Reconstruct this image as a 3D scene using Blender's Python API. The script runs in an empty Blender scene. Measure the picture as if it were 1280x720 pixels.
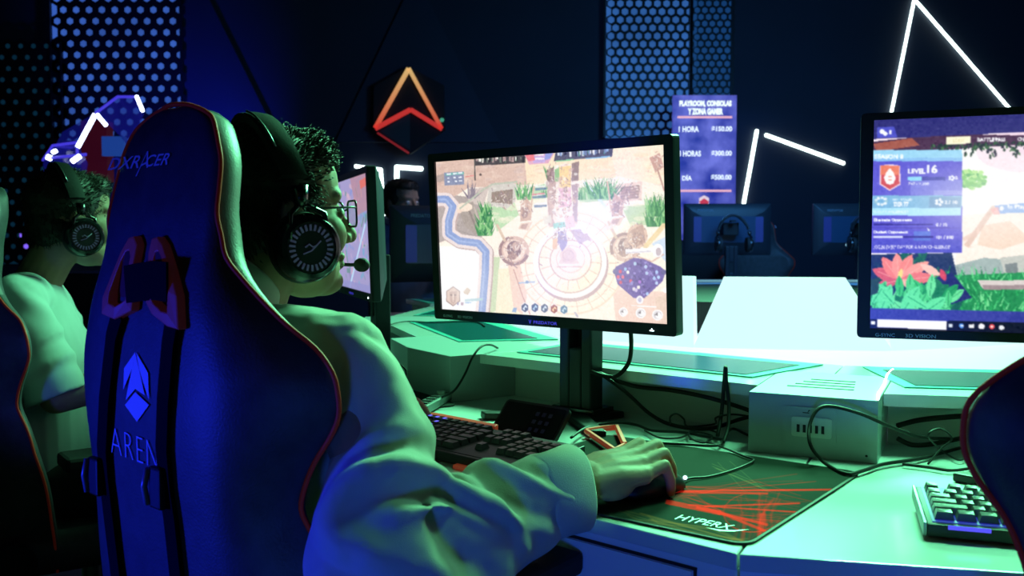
import bpy, bmesh, math, random
import numpy as np
from math import sin, cos, pi, radians, atan, atan2, sqrt, exp, hypot
from mathutils import Vector, Matrix, noise

random.seed(7)
scene = bpy.context.scene
COL = scene.collection
V = Vector

# ------------------------------------------------------------------ camera model (used for the camera and for measuring places)
CAM_H = 1.09
FPX = 1160.0
PITCH = atan(60 / FPX)

def ray(u, v):
    x = (u - 640) / FPX
    y = (360 - v) / FPX
    return V((x, cos(PITCH) + y * sin(PITCH), -sin(PITCH) + y * cos(PITCH)))

def onz(u, v, z):
    d = ray(u, v)
    t = (z - CAM_H) / d.z
    return V((d.x * t, d.y * t, z))

def at(u, v, Y):
    d = ray(u, v)
    t = Y / d.y
    return V((d.x * t, Y, CAM_H + d.z * t))

# ------------------------------------------------------------------ object helpers
def link(o, parent=None):
    COL.objects.link(o)
    if parent is not None:
        o.parent = parent
    return o

def tag(o, label=None, cat=None, group=None, kind=None):
    if label: o['label'] = label
    if cat: o['category'] = cat
    if group: o['group'] = group
    if kind: o['kind'] = kind
    return o

def empty(name, M=None, label=None, cat=None, group=None):
    o = bpy.data.objects.new(name, None)
    o.empty_display_size = .1
    COL.objects.link(o)
    if M is not None:
        o.matrix_world = M
    return tag(o, label, cat, group)

def copy_tree(o, parent=None):
    c = o.copy()
    COL.objects.link(c)
    c.parent = parent
    for ch in [x for x in COL.objects if x.parent == o]:
        copy_tree(ch, c)
    return c

def TR(loc=(0, 0, 0), yaw=0., pitch=0., roll=0.):
    """place frame: local x = right, y = forward, z = up; yaw is compass heading of forward (0 = +Y, clockwise)."""
    return Matrix.Translation(V(loc)) @ Matrix.Rotation(-yaw, 4, 'Z') @ Matrix.Rotation(pitch, 4, 'X') @ Matrix.Rotation(roll, 4, 'Y')

class MB:
    def __init__(s):
        s.v = []; s.f = []; s.m = []; s.M = Matrix.Identity(4); s.mi = 0
    def add(s, vs, fs, M=None):
        n = len(s.v)
        X = s.M @ M if M is not None else s.M
        s.v += [tuple(X @ V(p)) for p in vs]
        s.f += [tuple(i + n for i in f) for f in fs]
        s.m += [s.mi] * len(fs)
        return s
    def box(s, c, size, M=None):
        x, y, z = [k / 2 for k in size]; a, b, d = c
        vs = [(a + i * x, b + j * y, d + k * z) for k in (-1, 1) for j in (-1, 1) for i in (-1, 1)]
        return s.add(vs, [(0, 2, 3, 1), (4, 5, 7, 6), (0, 1, 5, 4), (2, 6, 7, 3), (0, 4, 6, 2), (1, 3, 7, 5)], M)
    def prism(s, poly, z0, z1, M=None):
        """poly in xy (ccw), extruded along z"""
        n = len(poly)
        vs = [(p[0], p[1], z0) for p in poly] + [(p[0], p[1], z1) for p in poly]
        fs = [tuple(range(n - 1, -1, -1)), tuple(range(n, 2 * n))] + [(i, (i + 1) % n, n + (i + 1) % n, n + i) for i in range(n)]
        return s.add(vs, fs, M)
    def plate(s, poly, y0, y1, M=None):
        """poly in xz, thickness along y"""
        n = len(poly)
        vs = [(p[0], y0, p[1]) for p in poly] + [(p[0], y1, p[1]) for p in poly]
        fs = [tuple(range(n)), tuple(range(2 * n - 1, n - 1, -1))] + [(i, n + i, n + (i + 1) % n, (i + 1) % n) for i in range(n)]
        return s.add(vs, fs, M)
    def loft(s, rings, caps=True, closed=True, M=None):
        n = len(rings[0]); vs = [p for r in rings for p in r]; fs = []
        for i in range(len(rings) - 1):
            for j in range(n if closed else n - 1):
                k = (j + 1) % n
                fs.append((i * n + j, i * n + k, (i + 1) * n + k, (i + 1) * n + j))
        if caps:
            for r, flip in ((0, True), (len(rings) - 1, False)):
                c = tuple(sum(p[i] for p in rings[r]) / n for i in range(3))
                vs.append(c); ci = len(vs) - 1
                for j in range(n):
                    k = (j + 1) % n
                    a, b = r * n + j, r * n + k
                    fs.append((b, a, ci) if flip else (a, b, ci))
        return s.add(vs, fs, M)
    def tube(s, pts, r, seg=8, caps=True, M=None, closed=False):
        pts = [V(p) for p in pts]; rings = []
        n = len(pts); up = None
        for i, p in enumerate(pts):
            if closed:
                t = (pts[(i + 1) % n] - pts[i - 1])
            else:
                t = pts[min(i + 1, n - 1)] - pts[max(i - 1, 0)]
            if t.length < 1e-9: t = V((0, 0, 1))
            t.normalize()
            if up is None:
                up = V((0, 0, 1)) if abs(t.z) < .9 else V((1, 0, 0))
            a = t.cross(up)
            if a.length < 1e-6: a = t.cross(V((.3, 1, .2)))
            a.normalize(); b = a.cross(t).normalized(); up = b
            rr = r[i] if isinstance(r, (list, tuple)) else r
            rings.append([tuple(p + a * rr * cos(2 * pi * k / seg) + b * rr * sin(2 * pi * k / seg)) for k in range(seg)])
        if closed:
            rings.append(rings[0]); caps = False
        return s.loft(rings, caps, True, M)
    def lathe(s, prof, seg=24, M=None):
        """profile (r,z) around z"""
        rings = [[(r * cos(2 * pi * k / seg), r * sin(2 * pi * k / seg), z) for k in range(seg)] for r, z in prof]
        return s.loft(rings, True, True, M)
    def ell(s, c, r, seg=20, rings=12, M=None):
        vs = []; fs = []
        rr = []
        for i in range(1, rings):
            th = pi * i / rings - pi / 2
            rr.append([(c[0] + r[0] * cos(th) * cos(2 * pi * k / seg), c[1] + r[1] * cos(th) * sin(2 * pi * k / seg), c[2] + r[2] * sin(th)) for k in range(seg)])
        return s.loft(rr, True, True, M)
    def limb(s, pts, rad, seg=14, M=None):
        pts = [V(p) for p in pts]
        for i, p in enumerate(pts):
            s.ell(p, (rad[i],) * 3, seg, 10, M)
            if i:
                a, b = pts[i - 1], p
                n = 5
                s.tube([a.lerp(b, k / n) for k in range(n + 1)], [rad[i - 1] + (rad[i] - rad[i - 1]) * k / n for k in range(n + 1)], seg, True, M)
        return s
    def mesh(s, name):
        me = bpy.data.meshes.new(name)
        me.from_pydata(s.v, [], s.f)
        return me
    def build(s, name, mats, parent=None, smooth=False, bevel=0, bseg=2, sub=0, recalc=True, M=None, autosmooth=None):
        me = s.mesh(name)
        if not isinstance(mats, (list, tuple)): mats = [mats]
        for m in mats: me.materials.append(m)
        if len(mats) > 1:
            me.polygons.foreach_set('material_index', s.m)
        if recalc:
            bm = bmesh.new(); bm.from_mesh(me)
            bmesh.ops.recalc_face_normals(bm, faces=bm.faces)
            bm.to_mesh(me); bm.free()
        if smooth:
            me.polygons.foreach_set('use_smooth', [True] * len(me.polygons))
            if autosmooth:
                me.set_sharp_from_angle(angle=radians(autosmooth))
        o = bpy.data.objects.new(name, me)
        link(o, parent)
        if M is not None: o.matrix_local = M
        if bevel:
            b = o.modifiers.new('bevel', 'BEVEL'); b.width = bevel; b.segments = bseg; b.limit_method = 'ANGLE'; b.angle_limit = radians(40)
        if sub:
            b = o.modifiers.new('sub', 'SUBSURF'); b.levels = sub; b.render_levels = sub
        return o

def fuse(mb, voxel, it=4, fac=.5):
    """one continuous skin around overlapping closed shapes"""
    me = mb.mesh('tmp')
    bm = bmesh.new(); bm.from_mesh(me); bmesh.ops.recalc_face_normals(bm, faces=bm.faces); bm.to_mesh(me); bm.free()
    o = bpy.data.objects.new('tmp', me); COL.objects.link(o)
    r = o.modifiers.new('r', 'REMESH'); r.mode = 'VOXEL'; r.voxel_size = voxel; r.adaptivity = 0
    sm = o.modifiers.new('s', 'SMOOTH'); sm.factor = fac; sm.iterations = it
    dg = bpy.context.evaluated_depsgraph_get(); dg.update()
    out = bpy.data.meshes.new_from_object(o.evaluated_get(dg))
    bpy.data.objects.remove(o); bpy.data.meshes.remove(me)
    out.polygons.foreach_set('use_smooth', [True] * len(out.polygons))
    return out

def obj_mesh(name, me, mats, parent=None):
    me.name = name
    me.materials.clear()
    for m in (mats if isinstance(mats, (list, tuple)) else [mats]): me.materials.append(m)
    o = bpy.data.objects.new(name, me)
    return link(o, parent)

# ------------------------------------------------------------------ text as geometry
_tc = {}
def text_mesh(s, bold=0., shear=0., space=1.):
    key = (s, bold, shear, space)
    if key not in _tc:
        cu = bpy.data.curves.new('t', 'FONT'); cu.body = s; cu.size = 1; cu.offset = bold; cu.shear = shear; cu.space_character = space
        cu.resolution_u = 3
        o = bpy.data.objects.new('t', cu); COL.objects.link(o)
        dg = bpy.context.evaluated_depsgraph_get(); dg.update()
        me = bpy.data.meshes.new_from_object(o.evaluated_get(dg))
        vs = [tuple(v.co[:2]) for v in me.vertices]; fs = [tuple(p.vertices) for p in me.polygons]
        bpy.data.objects.remove(o); bpy.data.meshes.remove(me)
        x0 = min(v[0] for v in vs); x1 = max(v[0] for v in vs); y0 = min(v[1] for v in vs); y1 = max(v[1] for v in vs)
        _tc[key] = ([((a - x0) / (x1 - x0), (b - y0) / (y1 - y0)) for a, b in vs], fs, (x1 - x0) / (y1 - y0))
    return _tc[key]

def add_text(mb, s, x0, x1, z0, z1, y, bold=0., shear=0., space=1., M=None, skew=0.):
    """fit text into a rectangle of the local xz plane at depth y"""
    vs, fs, asp = text_mesh(s, bold, shear, space)
    mb.add([(x0 + (x1 - x0) * a, y, z0 + (z1 - z0) * b + skew * a) for a, b in vs], fs, M)
    return mb

# ------------------------------------------------------------------ materials
def srgb(c):
    return tuple(((k / 255) / 12.92 if k / 255 <= .04045 else ((k / 255 + .055) / 1.055) ** 2.4) for k in c)

def mat(name, col, rough=.5, metal=0., emit=None, es=0., spec=.5, nscale=0, namt=0., bump=0., bscale=200, coat=0., sheen=0., trans=0., alpha=1., sss=0.):
    m = bpy.data.materials.new(name); m.use_nodes = True
    nt = m.node_tree; b = nt.nodes['Principled BSDF']
    b.inputs['Base Color'].default_value = (*col, 1); b.inputs['Roughness'].default_value = rough
    b.inputs['Metallic'].default_value = metal; b.inputs['Specular IOR Level'].default_value = spec
    b.inputs['Coat Weight'].default_value = coat; b.inputs['Coat Roughness'].default_value = .08
    b.inputs['Sheen Weight'].default_value = sheen
    b.inputs['Transmission Weight'].default_value = trans
    b.inputs['Alpha'].default_value = alpha
    if sss:
        b.inputs['Subsurface Weight'].default_value = sss; b.inputs['Subsurface Radius'].default_value = (.01, .004, .002); b.inputs['Subsurface Scale'].default_value = .5
    if emit is not None:
        b.inputs['Emission Color'].default_value = (*emit, 1); b.inputs['Emission Strength'].default_value = es
    tc = nt.nodes.new('ShaderNodeTexCoord')
    if namt:
        n = nt.nodes.new('ShaderNodeTexNoise'); n.inputs['Scale'].default_value = nscale; n.inputs['Detail'].default_value = 4
        nt.links.new(tc.outputs['Object'], n.inputs['Vector'])
        r = nt.nodes.new('ShaderNodeMapRange'); r.inputs['From Min'].default_value = .3; r.inputs['From Max'].default_value = .7
        r.inputs['To Min'].default_value = 1 - namt; r.inputs['To Max'].default_value = 1 + namt
        mx = nt.nodes.new('ShaderNodeMix'); mx.data_type = 'RGBA'; mx.blend_type = 'MULTIPLY'; mx.inputs['Factor'].default_value = 1
        mx.inputs['A'].default_value = (*col, 1)
        nt.links.new(n.outputs['Fac'], r.inputs['Value']); nt.links.new(r.outputs['Result'], mx.inputs['B'])
        nt.links.new(mx.outputs['Result'], b.inputs['Base Color'])
    if bump:
        n2 = nt.nodes.new('ShaderNodeTexNoise'); n2.inputs['Scale'].default_value = bscale; n2.inputs['Detail'].default_value = 3
        nt.links.new(tc.outputs['Object'], n2.inputs['Vector'])
        bp = nt.nodes.new('ShaderNodeBump'); bp.inputs['Strength'].default_value = bump; bp.inputs['Distance'].default_value = .002
        nt.links.new(n2.outputs['Fac'], bp.inputs['Height']); nt.links.new(bp.outputs['Normal'], b.inputs['Normal'])
    return m

def emis(name, col, s=1., base=(0, 0, 0)):
    return mat(name, base, .5, emit=col, es=s)

def attr_mat(name, s=1., rough=.25, lit=False, spec=.5, basef=0.):
    """colour read from the mesh's own colour attribute; glowing (screen) or reflecting (printed cloth)"""
    m = bpy.data.materials.new(name); m.use_nodes = True
    nt = m.node_tree; b = nt.nodes['Principled BSDF']
    a = nt.nodes.new('ShaderNodeAttribute'); a.attribute_name = 'paint'
    b.inputs['Roughness'].default_value = rough; b.inputs['Specular IOR Level'].default_value = spec
    if lit:
        nt.links.new(a.outputs['Color'], b.inputs['Base Color'])
    else:
        b.inputs['Base Color'].default_value = (0.004, .004, .005, 1)
        nt.links.new(a.outputs['Color'], b.inputs['Emission Color']); b.inputs['Emission Strength'].default_value = s
    return m

m_black = mat('black plastic', (.010, .011, .013), .45, bump=.05, spec=.28)
m_gloss = mat('glossy black plastic', (.008, .009, .011), .18)
m_dark = mat('dark rubber', (.01, .01, .011), .75)
m_blueplastic = mat('dark grey monitor plastic', (.016, .019, .026), .45, bump=.05, spec=.28)
m_leather = mat('black leather', (.050, .052, .058), .5, nscale=40, namt=.2, bump=.25, bscale=350, spec=.35)
m_leather2 = mat('grey leather', (.13, .135, .135), .5, nscale=30, namt=.1, bump=.25, bscale=350)
m_redpipe = mat('red piping', (.55, .05, .02), .6, spec=.15, emit=(.5, .05, .03), es=.02)  # faint red emission stands in for light on the piping
m_redplastic = mat('red plastic', (.75, .07, .03), .4, emit=(.6, .09, .04), es=.15)  # slight glow added so the red shows under green light
m_dimred = mat('dull red trim', (.45, .10, .09), .45, emit=(.3, .05, .06), es=.03)  # a little emission painted in; the trim is no light source
m_strap = mat('black webbing', (.004, .004, .005), .9, bump=.4, bscale=800, spec=.1)
m_print = mat('lilac printed lettering', (.55, .6, .85), .6)
m_print2 = mat('pale lilac printed emblem', (.62, .66, .9), .6)
m_steel = mat('brushed steel', (.2, .21, .23), .35, metal=1.)
m_shirt = mat('pale cotton', (.45, .45, .40), .85, nscale=18, namt=.06, bump=.35, bscale=900, spec=.15, sheen=.1)
m_shirt2 = mat('white cotton', (.38, .43, .43), .85, nscale=14, namt=.06, bump=.3, bscale=900, spec=.15)
m_shirt3 = mat('dark blue cotton', (.05, .08, .14), .85, nscale=14, namt=.1)
m_trouser = mat('black denim', (.012, .012, .015), .85, bump=.2, bscale=600)
m_skin = mat('skin', (.30, .185, .125), .62, nscale=60, namt=.08, bump=.12, bscale=260, spec=.2, sss=.08)
m_hair = mat('dark hair', (.016, .014, .011), .6, spec=.35)
m_shoe = mat('shoe', (.03, .03, .03), .6)
m_white = mat('white lacquer', (.72, .76, .76), .3, nscale=3, namt=.03)
m_whitetop = mat('glossy white lacquer', (.58, .62, .62), .16, nscale=3, namt=.03, coat=.3)
m_boxw = mat('white powder coat', (.28, .32, .34), .4, nscale=3, namt=.03, spec=.3)
m_riser = mat('white lacquer riser', (.42, .46, .46), .35, nscale=3, namt=.05)
m_gap = mat('dark groove', (.005, .006, .008), .8)
m_glass = mat('frosted teal glass', (.06, .34, .33), .35, spec=.15)
m_glassd = mat('dark teal glass', (.006, .07, .085), .22, spec=.14)
m_panelw = mat('lit white acrylic', (.3, .34, .38), .35, emit=(.74, .85, 1.), es=.84, nscale=2.2, namt=.1)
m_deckw = mat('lit white deck', (.3, .34, .38), .3, emit=(.70, .86, 1.), es=.6)
m_wall = mat('dark blue wall paint', (.010, .016, .032), .75, nscale=1.5, namt=.15)
m_wall2 = mat('dark wall slab', (.012, .02, .042), .7, nscale=1.5, namt=.15)
m_floor = mat('dark floor', (.04, .05, .055), .35, nscale=4, namt=.2)
m_ceil = mat('black ceiling', (.006, .007, .009), .9)
m_lens = mat('spectacle glass', (.5, .6, .6), .05, alpha=.22)
m_led_glint = emis('white led and glint', (.75, .95, 1.), 6.)
m_neonw = emis('white neon', (.80, 1., .95), 5.)
m_neonb = emis('blue white neon', (.62, .70, 1.), 5.5)
m_ledv = emis('violet led', (.16, .14, 1.), 1.2)
m_ring = mat('silver blue ring marks', (.05, .055, .09), .5, emit=(.2, .25, .5), es=.08)
m_band = mat('black band leather', (.012, .012, .013), .55, bump=.2, bscale=350, spec=.3)
# ------------------------------------------------------------------ raster painting stored as a colour attribute on a flat mesh
class Paint:
    def __init__(s, w, h, fn=None, bg=(0, 0, 0)):
        s.w, s.h = w, h
        s.a = np.zeros((h, w, 3)); s.a[:] = bg
        s.fn = fn or (lambda p: p)
        s.rs = np.random.RandomState(3)
    def P(s, pts):
        return np.array([s.fn(p) for p in pts], float)
    def _fill(s, q, col, al=1., add=False):
        x0 = max(int(q[:, 0].min()), 0); x1 = min(int(q[:, 0].max()) + 2, s.w); y0 = max(int(q[:, 1].min()), 0); y1 = min(int(q[:, 1].max()) + 2, s.h)
        if x1 <= x0 or y1 <= y0: return
        X, Y = np.meshgrid(np.arange(x0, x1) + .5, np.arange(y0, y1) + .5)
        m = np.zeros(X.shape, bool); n = len(q)
        for i in range(n):
            ax, ay = q[i]; bx, by = q[(i + 1) % n]
            if ay == by: continue
            c = ((ay > Y) != (by > Y)) & (X < (bx - ax) * (Y - ay) / (by - ay) + ax)
            m ^= c
        R = s.a[y0:y1, x0:x1]
        if add: R[m] += np.array(col) * al
        else: R[m] = R[m] * (1 - al) + np.array(col) * al
    def poly(s, pts, col, al=1., add=False): s._fill(s.P(pts), col, al, add)
    def rect(s, x0, y0, x1, y1, col, al=1.): s.poly([(x0, y0), (x1, y0), (x1, y1), (x0, y1)], col, al)
    def ell(s, cx, cy, rx, ry, col, al=1., a0=0, a1=360, n=40):
        s.poly([(cx + rx * cos(radians(a0 + (a1 - a0) * i / n)), cy + ry * sin(radians(a0 + (a1 - a0) * i / n))) for i in range(n + 1)], col, al)
    def ring(s, cx, cy, rx, ry, w, col, al=1., a0=0, a1=360, n=48):
        o = [(cx + rx * cos(radians(a0 + (a1 - a0) * i / n)), cy + ry * sin(radians(a0 + (a1 - a0) * i / n))) for i in range(n + 1)]
        k = [(cx + (rx - w) * cos(radians(a0 + (a1 - a0) * i / n)), cy + (ry - w) * sin(radians(a0 + (a1 - a0) * i / n))) for i in range(n + 1)]
        s.poly(o + k[::-1], col, al)
    def line(s, pts, w, col, al=1., add=False):
        for i in range(len(pts) - 1):
            (ax, ay), (bx, by) = pts[i], pts[i + 1]
            L = hypot(bx - ax, by - ay) or 1; nx, ny = -(by - ay) / L * w / 2, (bx - ax) / L * w / 2
            s.poly([(ax + nx, ay + ny), (bx + nx, by + ny), (bx - nx, by - ny), (ax - nx, ay - ny)], col, al, add)
            if w > 5 and not add: s.ell(bx, by, w / 2, w / 2, col, al, n=14)
    def text(s, t, x0, y0, x1, y1, col, bold=.02, al=1., slope=0):
        vs, fs, _ = text_mesh(t, bold)
        for f in fs: s.poly([(x0 + (x1 - x0) * vs[i][0], y1 + (y0 - y1) * vs[i][1] + slope * vs[i][0]) for i in f], col, al)
    def petal(s, x, y, L, W, ang, col, al=1., n=10):
        dx, dy = cos(ang), sin(ang); o = []
        for k in range(n + 1):
            t = k / n; w = W * sin(pi * t) ** .8 / 2; o.append((x + dx * L * t - dy * w, y + dy * L * t + dx * w))
        for k in range(n, -1, -1):
            t = k / n; w = W * sin(pi * t) ** .8 / 2; o.append((x + dx * L * t + dy * w, y + dy * L * t - dx * w))
        s.poly(o, col, al)
    def blur(s, it=1):
        for _ in range(it):
            a = np.pad(s.a, ((1, 1), (1, 1), (0, 0)), 'edge')
            a = (a[:-2] + 2 * a[1:-1] + a[2:]) / 4; s.a = (a[:, :-2] + 2 * a[:, 1:-1] + a[:, 2:]) / 4
    def wash(s, p, rx, ry, col, al):
        c = s.P([p])[0]; Y, X = np.mgrid[0:s.h, 0:s.w]; m = np.exp(-((X - c[0]) / rx) ** 2 - ((Y - c[1]) / ry) ** 2)[..., None] * al
        s.a = s.a * (1 - m) + np.array(col) * m
    def noise(s, pts, amt, scale=4):
        q = s.P(pts); x0 = max(int(q[:, 0].min()), 0); x1 = min(int(q[:, 0].max()) + 1, s.w); y0 = max(int(q[:, 1].min()), 0); y1 = min(int(q[:, 1].max()) + 1, s.h)
        if x1 <= x0 or y1 <= y0: return
        n = s.rs.randn((y1 - y0) // scale + 2, (x1 - x0) // scale + 2, 1)
        n = np.repeat(np.repeat(n, scale, 0), scale, 1)[:y1 - y0, :x1 - x0]
        s.a[y0:y1, x0:x1] += n * amt
    def mesh(s, name, sx, sz, plane='xz'):
        """flat grid sx by sz centred on the origin, row 0 at the top"""
        h, w = s.h, s.w
        X, Y = np.meshgrid(np.linspace(-sx / 2, sx / 2, w), np.linspace(sz / 2, -sz / 2, h))
        Z = np.zeros_like(X)
        co = np.stack([X, Z, Y] if plane == 'xz' else [X, Y, Z], -1).reshape(-1, 3).astype(np.float32)
        i = np.arange((h - 1) * (w - 1)); r = i // (w - 1); c = i % (w - 1)
        q = np.stack([r * w + c, (r + 1) * w + c, (r + 1) * w + c + 1, r * w + c + 1], -1).astype(np.int32)
        me = bpy.data.meshes.new(name)
        me.vertices.add(w * h); me.vertices.foreach_set('co', co.ravel())
        me.loops.add(q.size); me.loops.foreach_set('vertex_index', q.ravel())
        me.polygons.add(len(q)); me.polygons.foreach_set('loop_start', np.arange(len(q), dtype=np.int32) * 4)
        me.update(calc_edges=True)
        k = np.clip(s.a, 0, 255) / 255; lin = np.where(k <= .04045, k / 12.92, ((k + .055) / 1.055) ** 2.4)
        rgba = np.concatenate([lin, np.ones((h, w, 1))], -1).astype(np.float32)
        at_ = me.color_attributes.new('paint', 'FLOAT_COLOR', 'POINT')
        at_.data.foreach_set('color', rgba.ravel())
        return me

# ------------------------------------------------------------------ room
def struct(name, mb, m, **k):
    return tag(mb.build(name, m, **k), kind='structure')

RX0, RX1, RY0, RY1, RZ = -6.2, 5.8, -3.2, 8.0, 3.9
struct('floor', MB().box(((RX0 + RX1) / 2, (RY0 + RY1) / 2, -.05), (RX1 - RX0 + .4, RY1 - RY0 + .4, .1)), m_floor)
struct('ceiling', MB().box(((RX0 + RX1) / 2, (RY0 + RY1) / 2, RZ + .05), (RX1 - RX0 + .4, RY1 - RY0 + .4, .1)), m_ceil)
struct('wall_back', MB().box(((RX0 + RX1) / 2, RY1 + .1, RZ / 2), (RX1 - RX0 + .4, .2, RZ)), m_wall)
struct('wall_front', MB().box(((RX0 + RX1) / 2, RY0 - .1, RZ / 2), (RX1 - RX0 + .4, .2, RZ)), m_wall)
struct('wall_left', MB().box((RX0 - .1, (RY0 + RY1) / 2, RZ / 2), (.2, RY1 - RY0, RZ)), m_wall)
struct('wall_right', MB().box((RX1 + .1, (RY0 + RY1) / 2, RZ / 2), (.2, RY1 - RY0, RZ)), m_wall)

# big triangular relief slabs on the back wall
def wall_tri(px, depth, name):
    pts = [at(u, v, RY1 - .01) for u, v in px]
    mb = MB().plate([(p.x, p.z) for p in pts], RY1 - depth, RY1 - .001)
    return tag(mb.build(name, m_wall2), kind='structure')
wall_tri([(345, 165), (225, 165), (225, -40), (243, -40)], .05, 'trim_1')
wall_tri([(420, 178), (520, -30), (625, 178)], .035, 'trim_2')

# ------------------------------------------------------------------ perforated panels with hexagonal holes over lit backing
def hexpanel(px, Y, pitch, hole, col, es, label, rows_on=None):
    (u0, v0), (u1, v1) = px
    A, B = at(u0, v1, Y), at(u1, v0, Y)
    W, Hh = B.x - A.x, B.z - A.z
    root = empty('perforated_panel', Matrix.Translation((A.x + W / 2, Y, A.z)), label, 'wall panel', 'perforated metal wall panels')
    mb = MB(); r = pitch / 2
    rowh = pitch * sqrt(3) / 2; R = pitch / sqrt(3)
    nr = int(Hh / rowh) + 1; nc = int(W / pitch) + 1
    W = nc * pitch; Hh = nr * rowh
    for j in range(nr):
        for i in range(nc):
            cx = -W / 2 + (i + .5 + (.5 if j % 2 else 0)) * pitch; cz = (j + .6) * rowh
            out = [(cx + R * cos(pi / 6 + k * pi / 3), cz + R * sin(pi / 6 + k * pi / 3)) for k in range(6)]
            inn = [(cx + hole * cos(pi / 6 + k * pi / 3), cz + hole * sin(pi / 6 + k * pi / 3)) for k in range(6)]
            vs = [(a, 0, b) for a, b in out + inn]
            mb.add(vs, [(k, (k + 1) % 6, 6 + (k + 1) % 6, 6 + k) for k in range(6)])
    mb.build('sheet', m_black, root)
    m = bpy.data.materials.new('lit backing'); m.use_nodes = True
    nt = m.node_tree; b = nt.nodes['Principled BSDF']; b.inputs['Base Color'].default_value = (0.01, .02, .05, 1)
    tc = nt.nodes.new('ShaderNodeTexCoord'); n = nt.nodes.new('ShaderNodeTexNoise'); n.inputs['Scale'].default_value = 1.6
    mp = nt.nodes.new('ShaderNodeMapRange'); mp.inputs['From Min'].default_value = .35; mp.inputs['From Max'].default_value = .65
    mp.inputs['To Min'].default_value = es * .75; mp.inputs['To Max'].default_value = es * 1.2
    nt.links.new(tc.outputs['Object'], n.inputs['Vector']); nt.links.new(n.outputs['Fac'], mp.inputs['Value'])
    nt.links.new(mp.outputs['Result'], b.inputs['Emission Strength']); b.inputs['Emission Color'].default_value = (*col, 1)
    MB().box((0, .03, Hh / 2), (W, .01, Hh)).build('backing', m, root)
    for a in (-1, 1): MB().box((a * (W / 2 + .012), .015, Hh / 2), (.02, .05, Hh)).build('frame_bar', m_black, root)
    return root
hexpanel(((72, -40), (218, 175)), 7.9, .108, .0295, srgb((60, 102, 200)), .75, 'widely spaced blue hexagon-hole panel on the wall behind the nearest chair')
hexpanel(((-70, 60), (66, 330)), 7.9, .108, .022, srgb((10, 48, 70)), .55, 'very dim hexagon-hole panel at the far left of the wall')
hexpanel(((760, -40), (860, 172)), 7.88, .0775, .0305, srgb((50, 100, 172)), .8, 'densely drilled bright blue hexagon-hole panel left of the price board')
hexpanel(((866, -40), (915, 118)), 7.88, .064, .026, srgb((22, 66, 120)), .7, 'narrow dimmer hexagon-hole panel directly above the price board')

# ------------------------------------------------------------------ wall emblem
def wall_emblem():
    Y = 7.9
    c = at(511, 192, Y)
    root = empty('wall_emblem', Matrix.Translation(c), 'black hexagonal wall sign with glowing gold and red arrowhead outline', 'sign')
    def L(u, v):
        p = at(u, v, Y) - c; return (p.x, p.z)
    MB().plate([L(*q) for q in [(511, 84), (468, 108), (467, 163), (513, 193), (556, 163), (555, 107)]], -.03, .03).build('plate', m_gap, root)
    m = bpy.data.materials.new('gold to red glow'); m.use_nodes = True
    nt = m.node_tree; b = nt.nodes['Principled BSDF']; b.inputs['Base Color'].default_value = (.3, .1, .05, 1)
    tc = nt.nodes.new('ShaderNodeTexCoord'); sx = nt.nodes.new('ShaderNodeSeparateXYZ'); cr = nt.nodes.new('ShaderNodeValToRGB')
    mp = nt.nodes.new('ShaderNodeMapRange'); mp.inputs['From Min'].default_value = .2; mp.inputs['From Max'].default_value = .72
    cr.color_ramp.elements[0].color = (*srgb((215, 45, 40)), 1); cr.color_ramp.elements[1].color = (*srgb((225, 190, 120)), 1)
    nt.links.new(tc.outputs['Object'], sx.inputs[0]); nt.links.new(sx.outputs['Z'], mp.inputs['Value']); nt.links.new(mp.outputs['Result'], cr.inputs['Fac'])
    nt.links.new(cr.outputs['Color'], b.inputs['Emission Color']); b.inputs['Emission Strength'].default_value = .85
    def bar(a, q, w, mm, name):
        ax, az = L(*a); bx, bz = L(*q); d = V((bx - ax, 0, bz - az)); n = V((-d.z, 0, d.x)).normalized() * w / 2
        mb = MB(); A = V((ax, -.045, az)); B = V((bx, -.045, bz)); dy = V((0, .02, 0))
        mb.add([A + n - dy, A - n - dy, B - n - dy, B + n - dy, A + n + dy, A - n + dy, B - n + dy, B + n + dy], [(0, 1, 2, 3), (4, 7, 6, 5), (0, 4, 5, 1), (1, 5, 6, 2), (2, 6, 7, 3), (3, 7, 4, 0)])
        return mb.build(name, mm, root)
    bar((511.7, 87), (470, 161), .034, m, 'outline_bar'); bar((511.7, 87), (552.5, 161.5), .034, m, 'outline_bar')
    mr = emis('red glow', srgb((205, 52, 45)), .8, (.2, .03, .03))
    bar((470, 161.5), (514, 138), .036, mr, 'outline_bar'); bar((514, 138), (553, 162), .036, mr, 'outline_bar')
    bar((473, 167), (511.7, 192), .016, emis('dim red glow', srgb((150, 30, 32)), .6, (.2, .03, .03)), 'outline_bar')
    MB().plate([L(*q) for q in [(513, 142), (513, 188), (476, 165)]], -.034, -.028).build('facet', mat('dark teal facet', (.004, .03, .035), .6), root)
    MB().ell((L(553, 151)[0], -.05, L(553, 151)[1]), (.018,) * 3, 10, 6).build('lamp', emis('teal lamp', srgb((70, 170, 140)), .8), root)
wall_emblem()

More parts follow.
